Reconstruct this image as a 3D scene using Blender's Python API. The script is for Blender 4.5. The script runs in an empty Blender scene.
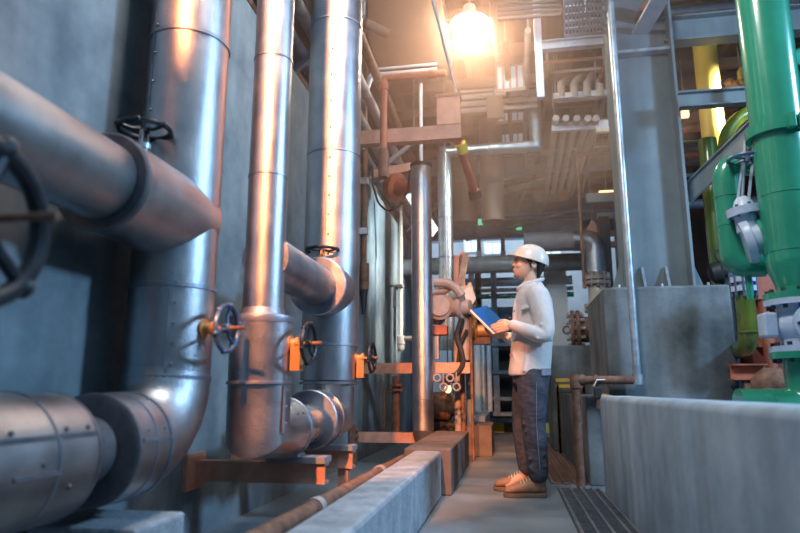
import bpy, bmesh, math, random
from mathutils import Vector, Matrix, Quaternion
from math import radians as R, pi, sin, cos, sqrt
random.seed(4)
sc = bpy.context.scene
COL = sc.collection
V = Vector

# ------------------------------------------------------------------ camera
F, PITCH, YAW, H = 625.0, R(11.2), R(9.8), 0.74
CX, CY = 400.0, 266.5
cam = bpy.data.objects.new('camera', bpy.data.cameras.new('camera'))
COL.objects.link(cam)
cam.location = (0, 0, H)
cam.rotation_euler = (pi / 2 + PITCH, 0, YAW)
cam.data.sensor_width = 36
cam.data.lens = F / 800 * 36
cam.data.clip_start = 0.05
cam.data.dof.use_dof = True
cam.data.dof.focus_distance = 4.8
cam.data.dof.aperture_fstop = 1.7
sc.camera = cam

# ------------------------------------------------------------------ world, lights, exposure
w = bpy.data.worlds.new('world'); sc.world = w; w.use_nodes = True
bg = w.node_tree.nodes['Background']
wn, wl = w.node_tree.nodes, w.node_tree.links
wtc = wn.new('ShaderNodeTexCoord'); wsx = wn.new('ShaderNodeSeparateXYZ'); wrp = wn.new('ShaderNodeValToRGB')
wl.new(wtc.outputs['Generated'], wsx.inputs[0]); wl.new(wsx.outputs['Z'], wrp.inputs[0]); wl.new(wrp.outputs[0], bg.inputs[0])
wrp.color_ramp.elements[0].position = 0.02; wrp.color_ramp.elements[0].color = (0.025, 0.05, 0.085, 1)
wrp.color_ramp.elements[1].position = 0.55; wrp.color_ramp.elements[1].color = (0.21, 0.40, 0.60, 1)
bg.inputs[1].default_value = 1.0
sc.view_settings.view_transform = 'Standard'
sc.view_settings.look = 'None'
sc.view_settings.exposure = -0.18
sc.view_settings.gamma = 1
sc.view_settings.use_curve_mapping = False
sc.cycles.use_denoising = True
sc.cycles.max_bounces = 6
sc.cycles.volume_bounces = 0
sc.cycles.caustics_reflective = False
sc.cycles.caustics_refractive = False
sc.cycles.sample_clamp_indirect = 4


def light(name, kind, loc, aim, energy, color, **kw):
    l = bpy.data.lights.new(name, kind)
    l.energy = energy; l.color = color
    for k, v in kw.items():
        setattr(l, k, v)
    o = bpy.data.objects.new(name, l); COL.objects.link(o)
    o.location = loc
    o.rotation_euler = (V(aim) - V(loc)).to_track_quat('-Z', 'Y').to_euler()
    return o


WARM = (1.0, 0.34, 0.12)
light('warm_floodlight', 'SPOT', (-0.97, -4.0, 6.0), (-1.53, 4.0, 1.2), 7500, WARM, spot_size=R(20), spot_blend=0.2, shadow_soft_size=0.08)
light('warm_fill_spot', 'SPOT', (-0.20, -4.0, 6.0), (-1.05, 3.79, 2.45), 6500, WARM, spot_size=R(16.4), spot_blend=0.3, shadow_soft_size=0.10)  # added second warm spot for the risers the first one misses
light('daylight_side', 'AREA', (4.6, 2.9, 3.6), (-1.2, 2.3, 1.2), 300, (0.36, 0.64, 1.0), shape='RECTANGLE', size=0.6, size_y=0.6)
light('fill_front', 'AREA', (-0.2, 2.2, 4.4), (0.2, 4.8, 0.9), 110, (1.0, 0.95, 0.92), shape='RECTANGLE', size=0.8, size_y=0.8)  # added fill on the worker and pipe edges, no opening there
light('fill_gallery', 'SPOT', (4.5, 6.2, 4.45), (-1.62, 8.3, 2.35), 8500, (1.0, 0.95, 0.88), spot_size=R(24), spot_blend=0.7, shadow_soft_size=0.15)  # added spot to brighten the left wall, no known source
light('fill_far', 'SPOT', (0.4, 4.3, 4.6), (-0.1, 11.0, 1.6), 330, (0.72, 0.86, 1.0), spot_size=R(38), spot_blend=0.8, shadow_soft_size=0.3)  # added unseen fill for the far end of the walkway
light('fill_back_wall', 'AREA', (0.0, 17.4, 6.5), (0.0, 20.0, 2.0), 230, (0.80, 0.90, 1.0), shape='RECTANGLE', size=6, size_y=1.5)  # added area fill to brighten the back wall

# ------------------------------------------------------------------ pixel <-> place helpers
_fw = V((-sin(YAW) * cos(PITCH), cos(YAW) * cos(PITCH), sin(PITCH)))
_rt = V((cos(YAW), sin(YAW), 0))
_up = _rt.cross(_fw)


def ray(px, py):
    return _rt * ((px - CX) / F) + _up * ((CY - py) / F) + _fw


def at(px, py, Y=None, X=None, Z=None):
    r = ray(px, py)
    if Y is not None: k = Y / r.y
    elif X is not None: k = X / r.x
    else: k = (Z - H) / r.z
    return r * k + V((0, 0, H))


def zat(X, Y, py):
    a = V((X, Y, 0)); t = (CY - py) / F
    return H + (t * _fw.dot(a) - _up.dot(a)) / (_up.z - t * _fw.z)


def dia(wpx, p):
    return wpx * (V(p) - V((0, 0, H))).dot(_fw) / F


# ------------------------------------------------------------------ materials
def mat(name, c1, c2=None, rough=0.5, metal=0.0, scale=4, stretch=(1, 1, 1), bump=0.0, bscale=60, bstretch=(1, 1, 1),
        streak=0.0, lo=0.35, hi=0.65, rvar=0.0, emit=None, estr=0.0, coat=0.0):
    m = bpy.data.materials.new(name); m.use_nodes = True
    nt = m.node_tree; N = nt.nodes; L = nt.links
    b = N['Principled BSDF']
    b.inputs['Roughness'].default_value = rough
    b.inputs['Metallic'].default_value = metal
    b.inputs['Coat Weight'].default_value = coat
    c1 = (*c1, 1); c2 = (*(c2 or c1[:3]), 1)
    tc = N.new('ShaderNodeTexCoord')
    mp = N.new('ShaderNodeMapping'); mp.inputs['Scale'].default_value = stretch
    L.new(tc.outputs['Object'], mp.inputs['Vector'])
    nz = N.new('ShaderNodeTexNoise'); nz.inputs['Scale'].default_value = scale; nz.inputs['Detail'].default_value = 7
    nz.inputs['Roughness'].default_value = 0.62
    L.new(mp.outputs[0], nz.inputs['Vector'])
    rp = N.new('ShaderNodeValToRGB')
    rp.color_ramp.elements[0].position = lo; rp.color_ramp.elements[0].color = c1
    rp.color_ramp.elements[1].position = hi; rp.color_ramp.elements[1].color = c2
    L.new(nz.outputs[0], rp.inputs[0])
    colr = rp.outputs[0]
    if streak:
        mp2 = N.new('ShaderNodeMapping'); mp2.inputs['Scale'].default_value = (2.2, 2.2, 0.22)
        L.new(tc.outputs['Object'], mp2.inputs['Vector'])
        n2 = N.new('ShaderNodeTexNoise'); n2.inputs['Scale'].default_value = 2.2; n2.inputs['Detail'].default_value = 5
        L.new(mp2.outputs[0], n2.inputs['Vector'])
        mr = N.new('ShaderNodeMapRange'); mr.inputs['From Min'].default_value = 0.38; mr.inputs['From Max'].default_value = 0.66
        mr.inputs['To Min'].default_value = 1 - streak; mr.inputs['To Max'].default_value = 1 + 0.25 * streak
        L.new(n2.outputs[0], mr.inputs[0])
        mx = N.new('ShaderNodeMix'); mx.data_type = 'RGBA'; mx.blend_type = 'MULTIPLY'; mx.inputs[0].default_value = 1
        L.new(colr, mx.inputs[6]); L.new(mr.outputs[0], mx.inputs[7])
        colr = mx.outputs[2]
    L.new(colr, b.inputs['Base Color'])
    if rvar:
        mr = N.new('ShaderNodeMapRange'); mr.inputs['To Min'].default_value = rough - rvar; mr.inputs['To Max'].default_value = rough + rvar
        mr.inputs['From Min'].default_value = 0.3; mr.inputs['From Max'].default_value = 0.7
        L.new(nz.outputs[0], mr.inputs[0]); L.new(mr.outputs[0], b.inputs['Roughness'])
    if bump:
        mp3 = N.new('ShaderNodeMapping'); mp3.inputs['Scale'].default_value = bstretch
        L.new(tc.outputs['Object'], mp3.inputs['Vector'])
        n3 = N.new('ShaderNodeTexNoise'); n3.inputs['Scale'].default_value = bscale; n3.inputs['Detail'].default_value = 4
        L.new(mp3.outputs[0], n3.inputs['Vector'])
        bp = N.new('ShaderNodeBump'); bp.inputs['Strength'].default_value = bump; bp.inputs['Distance'].default_value = 0.02
        L.new(n3.outputs[0], bp.inputs['Height']); L.new(bp.outputs[0], b.inputs['Normal'])
    if emit:
        b.inputs['Emission Color'].default_value = (*emit, 1); b.inputs['Emission Strength'].default_value = estr
    return m


ALU = mat('aluminium_cladding', (.38, .385, .41), (.53, .52, .53), rough=.38, metal=1, scale=5, rvar=.07, bump=.14, bscale=80, bstretch=(1, 1, 3))
ALUB = mat('bare_silver_pipe', (.55, .56, .58), (.72, .71, .70), rough=.30, metal=1, scale=6, rvar=.06, bump=.05, bscale=20)
ALUD = mat('weathered_cladding', (.26, .28, .33), (.46, .48, .53), rough=.42, metal=.9, scale=7, rvar=.08, bump=.08, bscale=70)
ENDM = mat('dull_end_cap', (.13, .13, .15), (.24, .23, .24), rough=.55, metal=.6, scale=9)
GALV = mat('galvanised_steel', (.42, .46, .50), (.62, .66, .70), rough=.42, metal=.75, scale=14, rvar=.08)
STEEL = mat('grey_painted_steel', (.21, .255, .275), (.29, .335, .35), rough=.42, scale=2.2, streak=.25, coat=.15)
BEAM = mat('dull_grey_beam', (.20, .20, .22), (.32, .31, .33), rough=.55, scale=5)
LILAC = mat('pale_primer_steel', (.50, .48, .52), (.66, .63, .66), rough=.5, scale=6)
PRIMER = mat('orange_primer', (.60, .27, .18), (.74, .38, .27), rough=.55, scale=9, streak=.2)
RUST = mat('rusty_steel', (.13, .06, .04), (.29, .15, .095), rough=.72, scale=14, bump=.2, bscale=60)
REDPIPE = mat('red_oxide_paint', (.42, .11, .06), (.55, .18, .10), rough=.5, scale=8)
REDMACH = mat('red_machine_paint', (.34, .09, .06), (.50, .17, .11), rough=.6, scale=5, streak=.3)
GREEN = mat('green_gloss_paint', (.02, .25, .145), (.03, .32, .185), rough=.22, scale=3, coat=.5)
DGREEN = mat('olive_green_paint', (.06, .12, .015), (.15, .17, .02), rough=.25, scale=3, coat=.4)
YELLOW = mat('yellow_pipe_paint', (.85, .56, .07), (.90, .64, .14), rough=.4, scale=4)
VALVEW = mat('pale_blue_valve_paint', (.42, .52, .66), (.60, .68, .78), rough=.35, scale=8)
IRON = mat('black_iron', (.012, .014, .018), (.035, .04, .048), rough=.38, scale=12, metal=.3)
BLUEIRON = mat('dark_blue_iron', (.05, .09, .16), (.12, .18, .28), rough=.35, scale=12, metal=.2)
RUBBER = mat('black_rubber', (.012, .012, .014), (.03, .03, .03), rough=.6, scale=10)
CONC_W = mat('wall_concrete', (.15, .195, .225), (.32, .37, .39), rough=.75, scale=2.3, streak=.15, bump=.06, bscale=18)
CONC_F = mat('floor_concrete', (.15, .18, .205), (.26, .30, .33), rough=.42, scale=2.0, bump=.06, bscale=40, rvar=.12)
CONC_C = mat('curb_concrete', (.26, .285, .32), (.45, .48, .51), rough=.85, scale=7, bump=.35, bscale=45)
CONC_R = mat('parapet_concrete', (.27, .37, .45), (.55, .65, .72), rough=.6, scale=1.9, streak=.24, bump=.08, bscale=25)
CONC_P = mat('pedestal_concrete', (.075, .09, .095), (.29, .32, .33), rough=.8, scale=1.3, streak=.35, lo=.36, hi=.64, bump=.2, bscale=25)
CONC_B = mat('reddish_concrete', (.12, .09, .08), (.19, .145, .125), rough=.8, scale=5, bump=.2, bscale=30)  # dark reddish brown, mottled at random
DECK = mat('ceiling_deck_paint', (.085, .06, .047), (.13, .09, .07), rough=.6, scale=2)
DUCTM = mat('brown_duct_paint', (.19, .12, .09), (.26, .17, .13), rough=.5, scale=2.5)
PLASTER = mat('pale_back_wall', (.42, .48, .54), (.55, .60, .66), rough=.8, scale=1.2)
DARKW = mat('dark_back_wall', (.10, .08, .08), (.20, .13, .11), rough=.85, scale=1.3)
CREAM = mat('cream_paint', (.66, .60, .50), (.76, .70, .60), rough=.45, scale=6)
GREYM = mat('grey_brown_casting', (.34, .29, .27), (.50, .43, .40), rough=.5, scale=9)
WHITEP = mat('white_sheet_metal', (.85, .85, .84), (.92, .92, .90), rough=.35, scale=3)
WHITE = mat('white_paint', (.66, .68, .70), (.76, .78, .79), rough=.5, scale=4)
BRASS = mat('orange_brass', (.60, .27, .10), (.75, .38, .16), rough=.45, metal=.3, scale=10)
BLACKP = mat('black_paint', (.02, .02, .022), (.04, .04, .045), rough=.5)
YTAPE = mat('yellow_tape', (.85, .62, .05), (.9, .68, .08), rough=.5)
GRATE = mat('grating_bar_steel', (.20, .23, .26), (.34, .37, .40), rough=.45, metal=.7, scale=12)
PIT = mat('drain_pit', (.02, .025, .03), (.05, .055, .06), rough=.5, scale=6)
BLUESTEEL = mat('blue_grey_steel', (.10, .16, .22), (.20, .27, .33), rough=.5, scale=6)
SKIN = mat('skin', (.68, .43, .32), (.74, .48, .36), rough=.5, scale=20)
SHIRT = mat('jacket_cloth', (.72, .64, .60), (.78, .71, .68), rough=.85, scale=30, bump=.25, bscale=14)
SHIRTD = mat('jacket_trim_and_shade', (.20, .23, .28), (.28, .31, .36), rough=.85, scale=30)  # trim colour, also used for painted shade at collar and underarm
DENIM = mat('dark_denim', (.035, .042, .062), (.085, .088, .115), rough=.85, scale=14, bump=.5, bscale=16, bstretch=(1, 1, 2))
BOOT = mat('tan_boot_leather', (.27, .155, .09), (.37, .225, .135), rough=.6, scale=18, bump=.2, bscale=40)
SOLE = mat('boot_sole', (.10, .075, .06), (.16, .12, .09), rough=.7)
HELM = mat('helmet_plastic', (.82, .71, .60), (.84, .74, .64), rough=.3, coat=.3)
HAIR = mat('black_hair', (.012, .011, .012), (.03, .028, .03), rough=.45, scale=60, stretch=(1, 1, .2), bump=.4, bscale=80)
BLUEF = mat('blue_folder_plastic', (.004, .075, .32), (.006, .09, .36), rough=.35)
PAPER = mat('white_paper', (.8, .8, .8), rough=.8)
EYEW = mat('eye_white', (.75, .73, .70), rough=.3)
LIP = mat('lip', (.50, .22, .18), rough=.5)
LAMPGLOW = mat('lamp_glow', (1, 1, 1), rough=.5, emit=(1.0, .72, .52), estr=115)
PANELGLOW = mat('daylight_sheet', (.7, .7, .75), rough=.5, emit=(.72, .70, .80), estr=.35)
SKYGLOW = mat('bright_opening', (.7, .75, .8), rough=.5, emit=(.75, .85, 1.0), estr=.75)
AMBER = mat('amber_lamp_glow', (1, .6, .3), rough=.5, emit=(1, .55, .25), estr=3.0)
GREENSIGN = mat('green_sign_glow', (.1, .6, .35), rough=.5, emit=(.25, .9, .55), estr=.8)


# ------------------------------------------------------------------ mesh helpers
def frame(d):
    d = V(d).normalized()
    a = V((0, 0, 1)) if abs(d.z) < .95 else V((1, 0, 0))
    u = d.cross(a).normalized(); v = d.cross(u).normalized()
    return d, u, v


class MB:
    def __init__(s):
        s.v = []; s.f = []

    def _ring(s, c, u, v, r, n, r2=None):
        i = len(s.v); r2 = r if r2 is None else r2
        for k in range(n):
            a = 2 * pi * k / n
            s.v.append(V(c) + u * (r * cos(a)) + v * (r2 * sin(a)))
        return i

    def _skin(s, i, j, n):
        for k in range(n):
            s.f.append((i + k, i + (k + 1) % n, j + (k + 1) % n, j + k))

    def _cap(s, i, n, flip=False):
        idx = list(range(i, i + n))
        s.f.append(tuple(reversed(idx)) if flip else tuple(idx))

    def box(s, c, size, rot=None, bev=0):
        c = V(c); i = len(s.v); hx, hy, hz = [q / 2 for q in size]
        for x, y, z in ((-hx, -hy, -hz), (hx, -hy, -hz), (hx, hy, -hz), (-hx, hy, -hz), (-hx, -hy, hz), (hx, -hy, hz), (hx, hy, hz), (-hx, hy, hz)):
            p = V((x, y, z))
            if rot is not None: p = rot @ p
            s.v.append(c + p)
        for q in ((3, 2, 1, 0), (4, 5, 6, 7), (0, 1, 5, 4), (1, 2, 6, 5), (2, 3, 7, 6), (3, 0, 4, 7)):
            s.f.append(tuple(i + k for k in q))
        return s

    def bb(s, x0, x1, y0, y1, z0, z1):
        return s.box(((x0 + x1) / 2, (y0 + y1) / 2, (z0 + z1) / 2), (abs(x1 - x0), abs(y1 - y0), abs(z1 - z0)))

    def bar(s, p0, p1, wd, ht, roll=0):
        """rectangular bar from p0 to p1; ht is along world up as far as it can be"""
        p0, p1 = V(p0), V(p1); d = (p1 - p0)
        L = d.length; d.normalize()
        a = V((0, 0, 1)) if abs(d.z) < .98 else V((0, 1, 0))
        x = d.cross(a).normalized(); z = x.cross(d).normalized()
        m = Matrix((x, d, z)).transposed()
        return s.box((p0 + p1) / 2, (wd, L, ht), m)

    def cyl(s, p0, p1, r0, r1=None, n=24, cap=True):
        r1 = r0 if r1 is None else r1
        d, u, v = frame(V(p1) - V(p0))
        i = s._ring(p0, u, v, r0, n); j = s._ring(p1, u, v, r1, n)
        s._skin(j, i, n)
        if cap: s._cap(i, n, False); s._cap(j, n, True)
        return s

    def lathe(s, p0, d, prof, n=28):
        """prof: (distance along d, radius)"""
        d, u, v = frame(d); prev = None
        for k, (t, r) in enumerate(prof):
            i = s._ring(V(p0) + d * t, u, v, max(r, 1e-4), n)
            if prev is not None: s._skin(i, prev, n)
            else: s._cap(i, n, False)
            prev = i
        s._cap(prev, n, True)
        return s

    def tube(s, pts, r, n=12, bend=None, seg=6):
        """pipe along a polyline; bend = centre-line radius of rounded corners"""
        pts = [V(p) for p in pts]
        if bend:
            q = [pts[0]]
            for k in range(1, len(pts) - 1):
                a, b, c = pts[k - 1], pts[k], pts[k + 1]
                u = (a - b).normalized(); v = (c - b).normalized()
                ang = u.angle(v)
                t = min(bend / math.tan(ang / 2) if ang < pi - .02 else 0, (a - b).length * .49, (c - b).length * .49)
                if t < 1e-4: q.append(b); continue
                pa, pb = b + u * t, b + v * t
                for m in range(seg + 1):
                    f = m / seg
                    q.append((pa * (1 - f) ** 2 + b * 2 * f * (1 - f) + pb * f * f))
            q.append(pts[-1]); pts = q
        rr = r if isinstance(r, (list, tuple)) else [r] * len(pts)
        up = None; prev = None
        for k, p in enumerate(pts):
            if k == 0: d = pts[1] - p
            elif k == len(pts) - 1: d = p - pts[k - 1]
            else: d = (pts[k + 1] - p).normalized() + (p - pts[k - 1]).normalized()
            d.normalize()
            if up is None: _, u, v = frame(d)
            else:
                u = (up - d * up.dot(d)).normalized(); v = d.cross(u)
            up = u
            i = s._ring(p, u, v, rr[k], n)
            if prev is not None: s._skin(i, prev, n)
            else: s._cap(i, n, False)
            prev = i
        s._cap(prev, n, True)
        return s

    def torus(s, c, axis, Rr, r, n=32, m=8):
        d, u, v = frame(axis); base = len(s.v)
        for k in range(n):
            a = 2 * pi * k / n; o = u * cos(a) + v * sin(a)
            for q in range(m):
                b = 2 * pi * q / m
                s.v.append(V(c) + o * (Rr + r * cos(b)) + d * (r * sin(b)))
        for k in range(n):
            for q in range(m):
                s.f.append((base + k * m + q, base + ((k + 1) % n) * m + q, base + ((k + 1) % n) * m + (q + 1) % m, base + k * m + (q + 1) % m))
        return s

    def ell(s, c, rad, rot=None, n=16, m=10):
        c = V(c); base = len(s.v)
        s.v.append(c + (rot @ V((0, 0, rad[2])) if rot is not None else V((0, 0, rad[2]))))
        for i in range(1, m):
            t = pi * i / m
            for k in range(n):
                a = 2 * pi * k / n
                p = V((rad[0] * sin(t) * cos(a), rad[1] * sin(t) * sin(a), rad[2] * cos(t)))
                s.v.append(c + (rot @ p if rot is not None else p))
        q = V((0, 0, -rad[2])); s.v.append(c + (rot @ q if rot is not None else q)); last = len(s.v) - 1
        for k in range(n):
            s.f.append((base, base + 1 + k, base + 1 + (k + 1) % n))
            s.f.append((last, last - n + (k + 1) % n, last - n + k))
        for i in range(m - 2):
            for k in range(n):
                a = base + 1 + i * n + k; b = base + 1 + i * n + (k + 1) % n
                s.f.append((a, a + n, b + n, b))
        return s

    def loft(s, rings):
        """rings: lists of points of equal count, bottom to top"""
        n = len(rings[0]); prev = None
        for rg in rings:
            i = len(s.v); s.v.extend(V(p) for p in rg)
            if prev is not None: s._skin(prev, i, n)
            else: s._cap(i, n, True)
            prev = i
        s._cap(prev, n, False)
        return s

    def prism(s, poly, ext):
        """poly: planar 3D points, ext: extrusion vector"""
        n = len(poly); i = len(s.v); ext = V(ext)
        s.v.extend(V(p) for p in poly); s.v.extend(V(p) + ext for p in poly)
        s.f.append(tuple(range(i + n - 1, i - 1, -1))); s.f.append(tuple(range(i + n, i + 2 * n)))
        for k in range(n):
            s.f.append((i + k, i + (k + 1) % n, i + n + (k + 1) % n, i + n + k))
        return s

    def ibeam(s, p0, p1, h, b, tf=.012, tw=.01):
        p0, p1 = V(p0), V(p1)
        d = (p1 - p0).normalized(); a = V((0, 0, 1)) if abs(d.z) < .98 else V((0, 1, 0))
        x = d.cross(a).normalized(); z = x.cross(d).normalized()
        o = z * (h / 2 - tf / 2)
        s.bar(p0 + o, p1 + o, b, tf); s.bar(p0 - o, p1 - o, b, tf); s.bar(p0, p1, tw, h - 2 * tf)
        return s

    def build(s, name, m, parent=None, smooth=True, bev=0, ang=35):
        org = V((0, 0, 0)); p = parent
        while p is not None:
            org += p.location; p = p.parent
        me = bpy.data.meshes.new(name)
        me.from_pydata([tuple(v - org) for v in s.v], [], s.f)
        me.materials.append(m)
        bm = bmesh.new(); bm.from_mesh(me); bmesh.ops.recalc_face_normals(bm, faces=bm.faces); bm.to_mesh(me); bm.free()
        if smooth:
            me.polygons.foreach_set('use_smooth', [True] * len(me.polygons))
            me.set_sharp_from_angle(angle=R(ang))
        me.update()
        o = bpy.data.objects.new(name, me); COL.objects.link(o)
        if parent is not None: o.parent = parent
        if bev:
            b = o.modifiers.new('bevel', 'BEVEL'); b.width = bev; b.segments = 2; b.limit_method = 'ANGLE'
        return o


def tag(o, label, cat, group=None):
    o['label'] = label; o['category'] = cat
    if group: o['group'] = group
    return o


def thing(name, label, cat, loc=(0, 0, 0), group=None):
    o = bpy.data.objects.new(name, None); COL.objects.link(o); o.location = loc; o.empty_display_size = .05
    return tag(o, label, cat, group)


def struct(o):
    o['kind'] = 'structure'; return o


def copy_tree(o, parent=None):
    c = o.copy(); COL.objects.link(c)
    if parent is not None: c.parent = parent
    for ch in list(o.children): copy_tree(ch, c)
    return c


UP = V((0, 0, 1))


def hang(o, p, top=None, r=.008):
    p = V(p); MB().cyl(p, (p.x, p.y, top or 4.76), r, n=8).build('hanger_rod', BEAM, o)
# ================================================================== SETTING
WX = -1.62
struct(MB().bb(-4, 13, -7, 32, -.2, 0).build('floor', CONC_F, smooth=False))
struct(MB().bb(WX - .3, WX, -5, 11.6, 0, 3.25).build('wall_left', CONC_W, smooth=False))
# ceiling: ribbed deck, ribs running along the gallery
mb = MB(); CZ = 4.75; pts = []
x = -4.5; k = 0
while x < 9:
    pts.append(V((x, 3.6, CZ + (.06 if k % 4 in (1, 2) else 0)))); x += .07 if k % 2 else .11; k += 1
prof = pts + [V((pts[-1].x, 3.6, CZ + .2)), V((pts[0].x, 3.6, CZ + .2))]
mb.prism(prof, (0, 12.5, 0))
struct(mb.build('ceiling', DECK, smooth=False))
# right low wall, rounded along its top edges
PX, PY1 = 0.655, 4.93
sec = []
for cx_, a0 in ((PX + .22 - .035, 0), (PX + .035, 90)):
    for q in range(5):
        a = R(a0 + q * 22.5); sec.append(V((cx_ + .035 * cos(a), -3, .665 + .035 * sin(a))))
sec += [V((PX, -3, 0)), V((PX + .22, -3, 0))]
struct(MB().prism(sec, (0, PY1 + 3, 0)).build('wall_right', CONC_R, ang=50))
a = at(586, 480, Z=0)
struct(MB().bb(.60, .76, 5.35, 8.15, 0, .70).build('wall_right_end', CONC_P, smooth=False, bev=.01))
struct(MB().bb(-6, 9, 20, 20.3, 0, 5.5).build('wall_back', PLASTER, smooth=False))
struct(MB().bb(2.6, 12, 12.2, 12.5, 0, 6.5).build('wall_back_right', DARKW, smooth=False))
# drain channel in the floor beside the low wall
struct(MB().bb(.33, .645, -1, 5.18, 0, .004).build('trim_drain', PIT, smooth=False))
dr = thing('drain_grating', 'steel bar grating set in floor along foot of the blue grey low wall', 'grating', (.48, 3.5, .004))
for i, xx in enumerate((.345, .425, .505, .585, .635)):
    MB().bb(xx - .008, xx + .008, -1, 5.16, .004, .02).build('long_bar', GRATE, dr, smooth=False)
mb = MB()
for i in range(150):
    yy = -.9 + i * .04
    mb.bb(.345, .635, yy - .0025, yy + .0025, .004, .012)
mb.build('cross_bars', GRATE, dr, smooth=False)
dr2 = thing('drain_grating', 'darker rusty floor grating beyond the rusty corner pipe', 'grating', (.48, 7.5, .004))
MB().bb(.30, .60, 5.38, 11, 0.0, .006).build('tray', RUST, dr2, smooth=False)
for xx in (.31, .40, .49, .58):
    MB().bb(xx - .007, xx + .007, 5.38, 11, .006, .02).build('long_bar', GRATE, dr2, smooth=False)

# left curb
CRX = -.50
cb = MB().bb(-.70, CRX, -2, 4.62, 0, .315).build('concrete_curb', CONC_C, smooth=False, bev=.018)
tag(cb, 'long low pale concrete curb running along left side of the walkway', 'curb')
MBk = MB().bb(-.78, -.435, 4.68, 6.7, 0, .325).build('concrete_block', CONC_B, smooth=False, bev=.012)
tag(MBk, 'reddish brown concrete block right behind the end of the long curb', 'concrete block')
o = MB().bb(-.62, -.22, 7.4, 8.3, 0, .345).build('concrete_block', CONC_B, smooth=False, bev=.012)
tag(o, 'smaller reddish brown concrete block further along, left of the walkway', 'concrete block')
o = MB().bb(-1.1, -.34, 8.6, 10.9, 0, .40).build('concrete_slab', CONC_C, smooth=False, bev=.012)
tag(o, 'pale flat concrete plinth under the blue grey pipe rack', 'plinth')
o = MB().bb(-1.6, -1.20, 1.96, 2.28, 0, .30).build('concrete_plinth', CONC_C, smooth=False, bev=.012)
tag(o, 'pale concrete plinth on the floor below the thick pipe elbow', 'plinth')

# ================================================================== LAGGED PIPES ON THE LEFT
def band(mb, c, d, r, h=.02, t=.006):
    d = V(d).normalized()
    mb.lathe(V(c) - d * h / 2, d, ((0, r), (.002, r + t), (h - .002, r + t), (h, r)), 40)


def bands(t, cs, d, r, h=.02, t_=.006, m=None, nm='seam_band'):
    for c in cs:
        mb = MB(); band(mb, c, d, r, h, t_); mb.build(nm, m or ALUD, t)


def screw(t, p, n, r=.006, m=None):
    p, n = V(p), V(n).normalized()
    MB().cyl(p - n * .002, p + n * .006, r, r * .8, 8).build('screw', m or ALUD, t)


def screws(mb, pts_n):
    for p, n in pts_n:
        mb.cyl(p, V(p) + V(n).normalized() * .006, .006, .005, 8)


def pipe_run(mb, pts, r, n=40):
    """mitred lagging: straight rings without rounding"""
    return mb.tube(pts, r, n)


def mitre(mb, a, c, b, r, n=40, k=4):
    """segmented elbow from a to b round corner c"""
    a, b, c = V(a), V(b), V(c); pts = [a]
    u, v = (a - c), (b - c)
    for q in range(1, k):
        f = q / k * pi / 2
        pts.append(c + u * (1 - sin(f)) + v * (1 - cos(f)))
    pts.append(b)
    return mb.tube(pts, r, n)


# --- thick riser
P1 = V((-1.38, 2.39, 0)); r1 = .172; zb = .545; zt = 1.455
t1 = thing('lagged_riser_pipe', 'thickest silver clad riser pipe at far left, with tee and bottom elbow', 'pipe', (P1.x, P1.y, zb))
MB().cyl(P1 + UP * .75, P1 + UP * 4.7, r1, n=48).build('riser', ALU, t1)
bands(t1, [P1 + UP * zat(P1.x, P1.y, py) for py in (48, 290, 378)], UP, r1)
# lap seam with screws
mb = MB(); ang = R(-105)
for z0, z1, aa in ((.8, 1.2, -62), (1.7, 2.35, -118), (2.4, 3.6, -75)):
    d = V((cos(R(aa)), sin(R(aa)), 0)); tdir = V((-d.y, d.x, 0))
    MB().box(P1 + d * (r1 + .001) + UP * ((z0 + z1) / 2), (.012, .006, z1 - z0), Matrix((tdir, d, UP)).transposed()).build('lap_seam', ALUD, t1, smooth=False)
    for i in range(5): screw(t1, P1 + d * (r1 + .001) + tdir * .018 + UP * (z0 + (z1 - z0) * (i + .5) / 5), d)
rb = .178
MB().cyl(V((P1.x, 1.885, zt)), V((P1.x, P1.y + .05, zt)), rb, n=48).build('tee_branch', ALU, t1)
e = MB(); e.lathe(V((P1.x, 1.868, zt)), (0, 1, 0), ((0, .125), (0, rb - .004), (.006, rb + .003), (.022, rb + .003), (.022, rb)), 48)
e.build('end_ring', ENDM, t1)
re = .185
ylo = 1.95
mb = MB(); mitre(mb, P1 + UP * .80, P1 + UP * zb, V((P1.x, 2.13, zb)), re * .95, 48, 5)
mb.build('elbow', ALU, t1)
MB().cyl(V((P1.x, ylo, zb)), V((P1.x, 2.15, zb)), re, n=48).build('lower_sleeve', ALU, t1)
bands(t1, [(P1.x, 2.14, zb)], (0, 1, 0), re); bands(t1, [(P1.x, 2.05, zb)], (0, 1, 0), re, .012, .004)
mb = MB(); mb.lathe(V((P1.x, ylo - .016, zb)), (0, 1, 0), ((0, .10), (0, re - .01), (.006, re + .002), (.018, re + .002)), 48)
mb.build('sleeve_end_cap', ENDM, t1)
for i, (yy, aa) in enumerate(((2.0, 20), (2.10, 20), (2.02, 62), (2.12, 62))):
    d = V((cos(R(aa)), 0, sin(R(aa)))); screw(t1, V((P1.x, yy, zb)) + d * re, d)
MB().box(V((P1.x + cos(R(10)) * (re + .002), 2.06, zb + sin(R(10)) * re)), (.006, .2, .012)).build('lap_seam', ALUD, t1, smooth=False)

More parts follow.
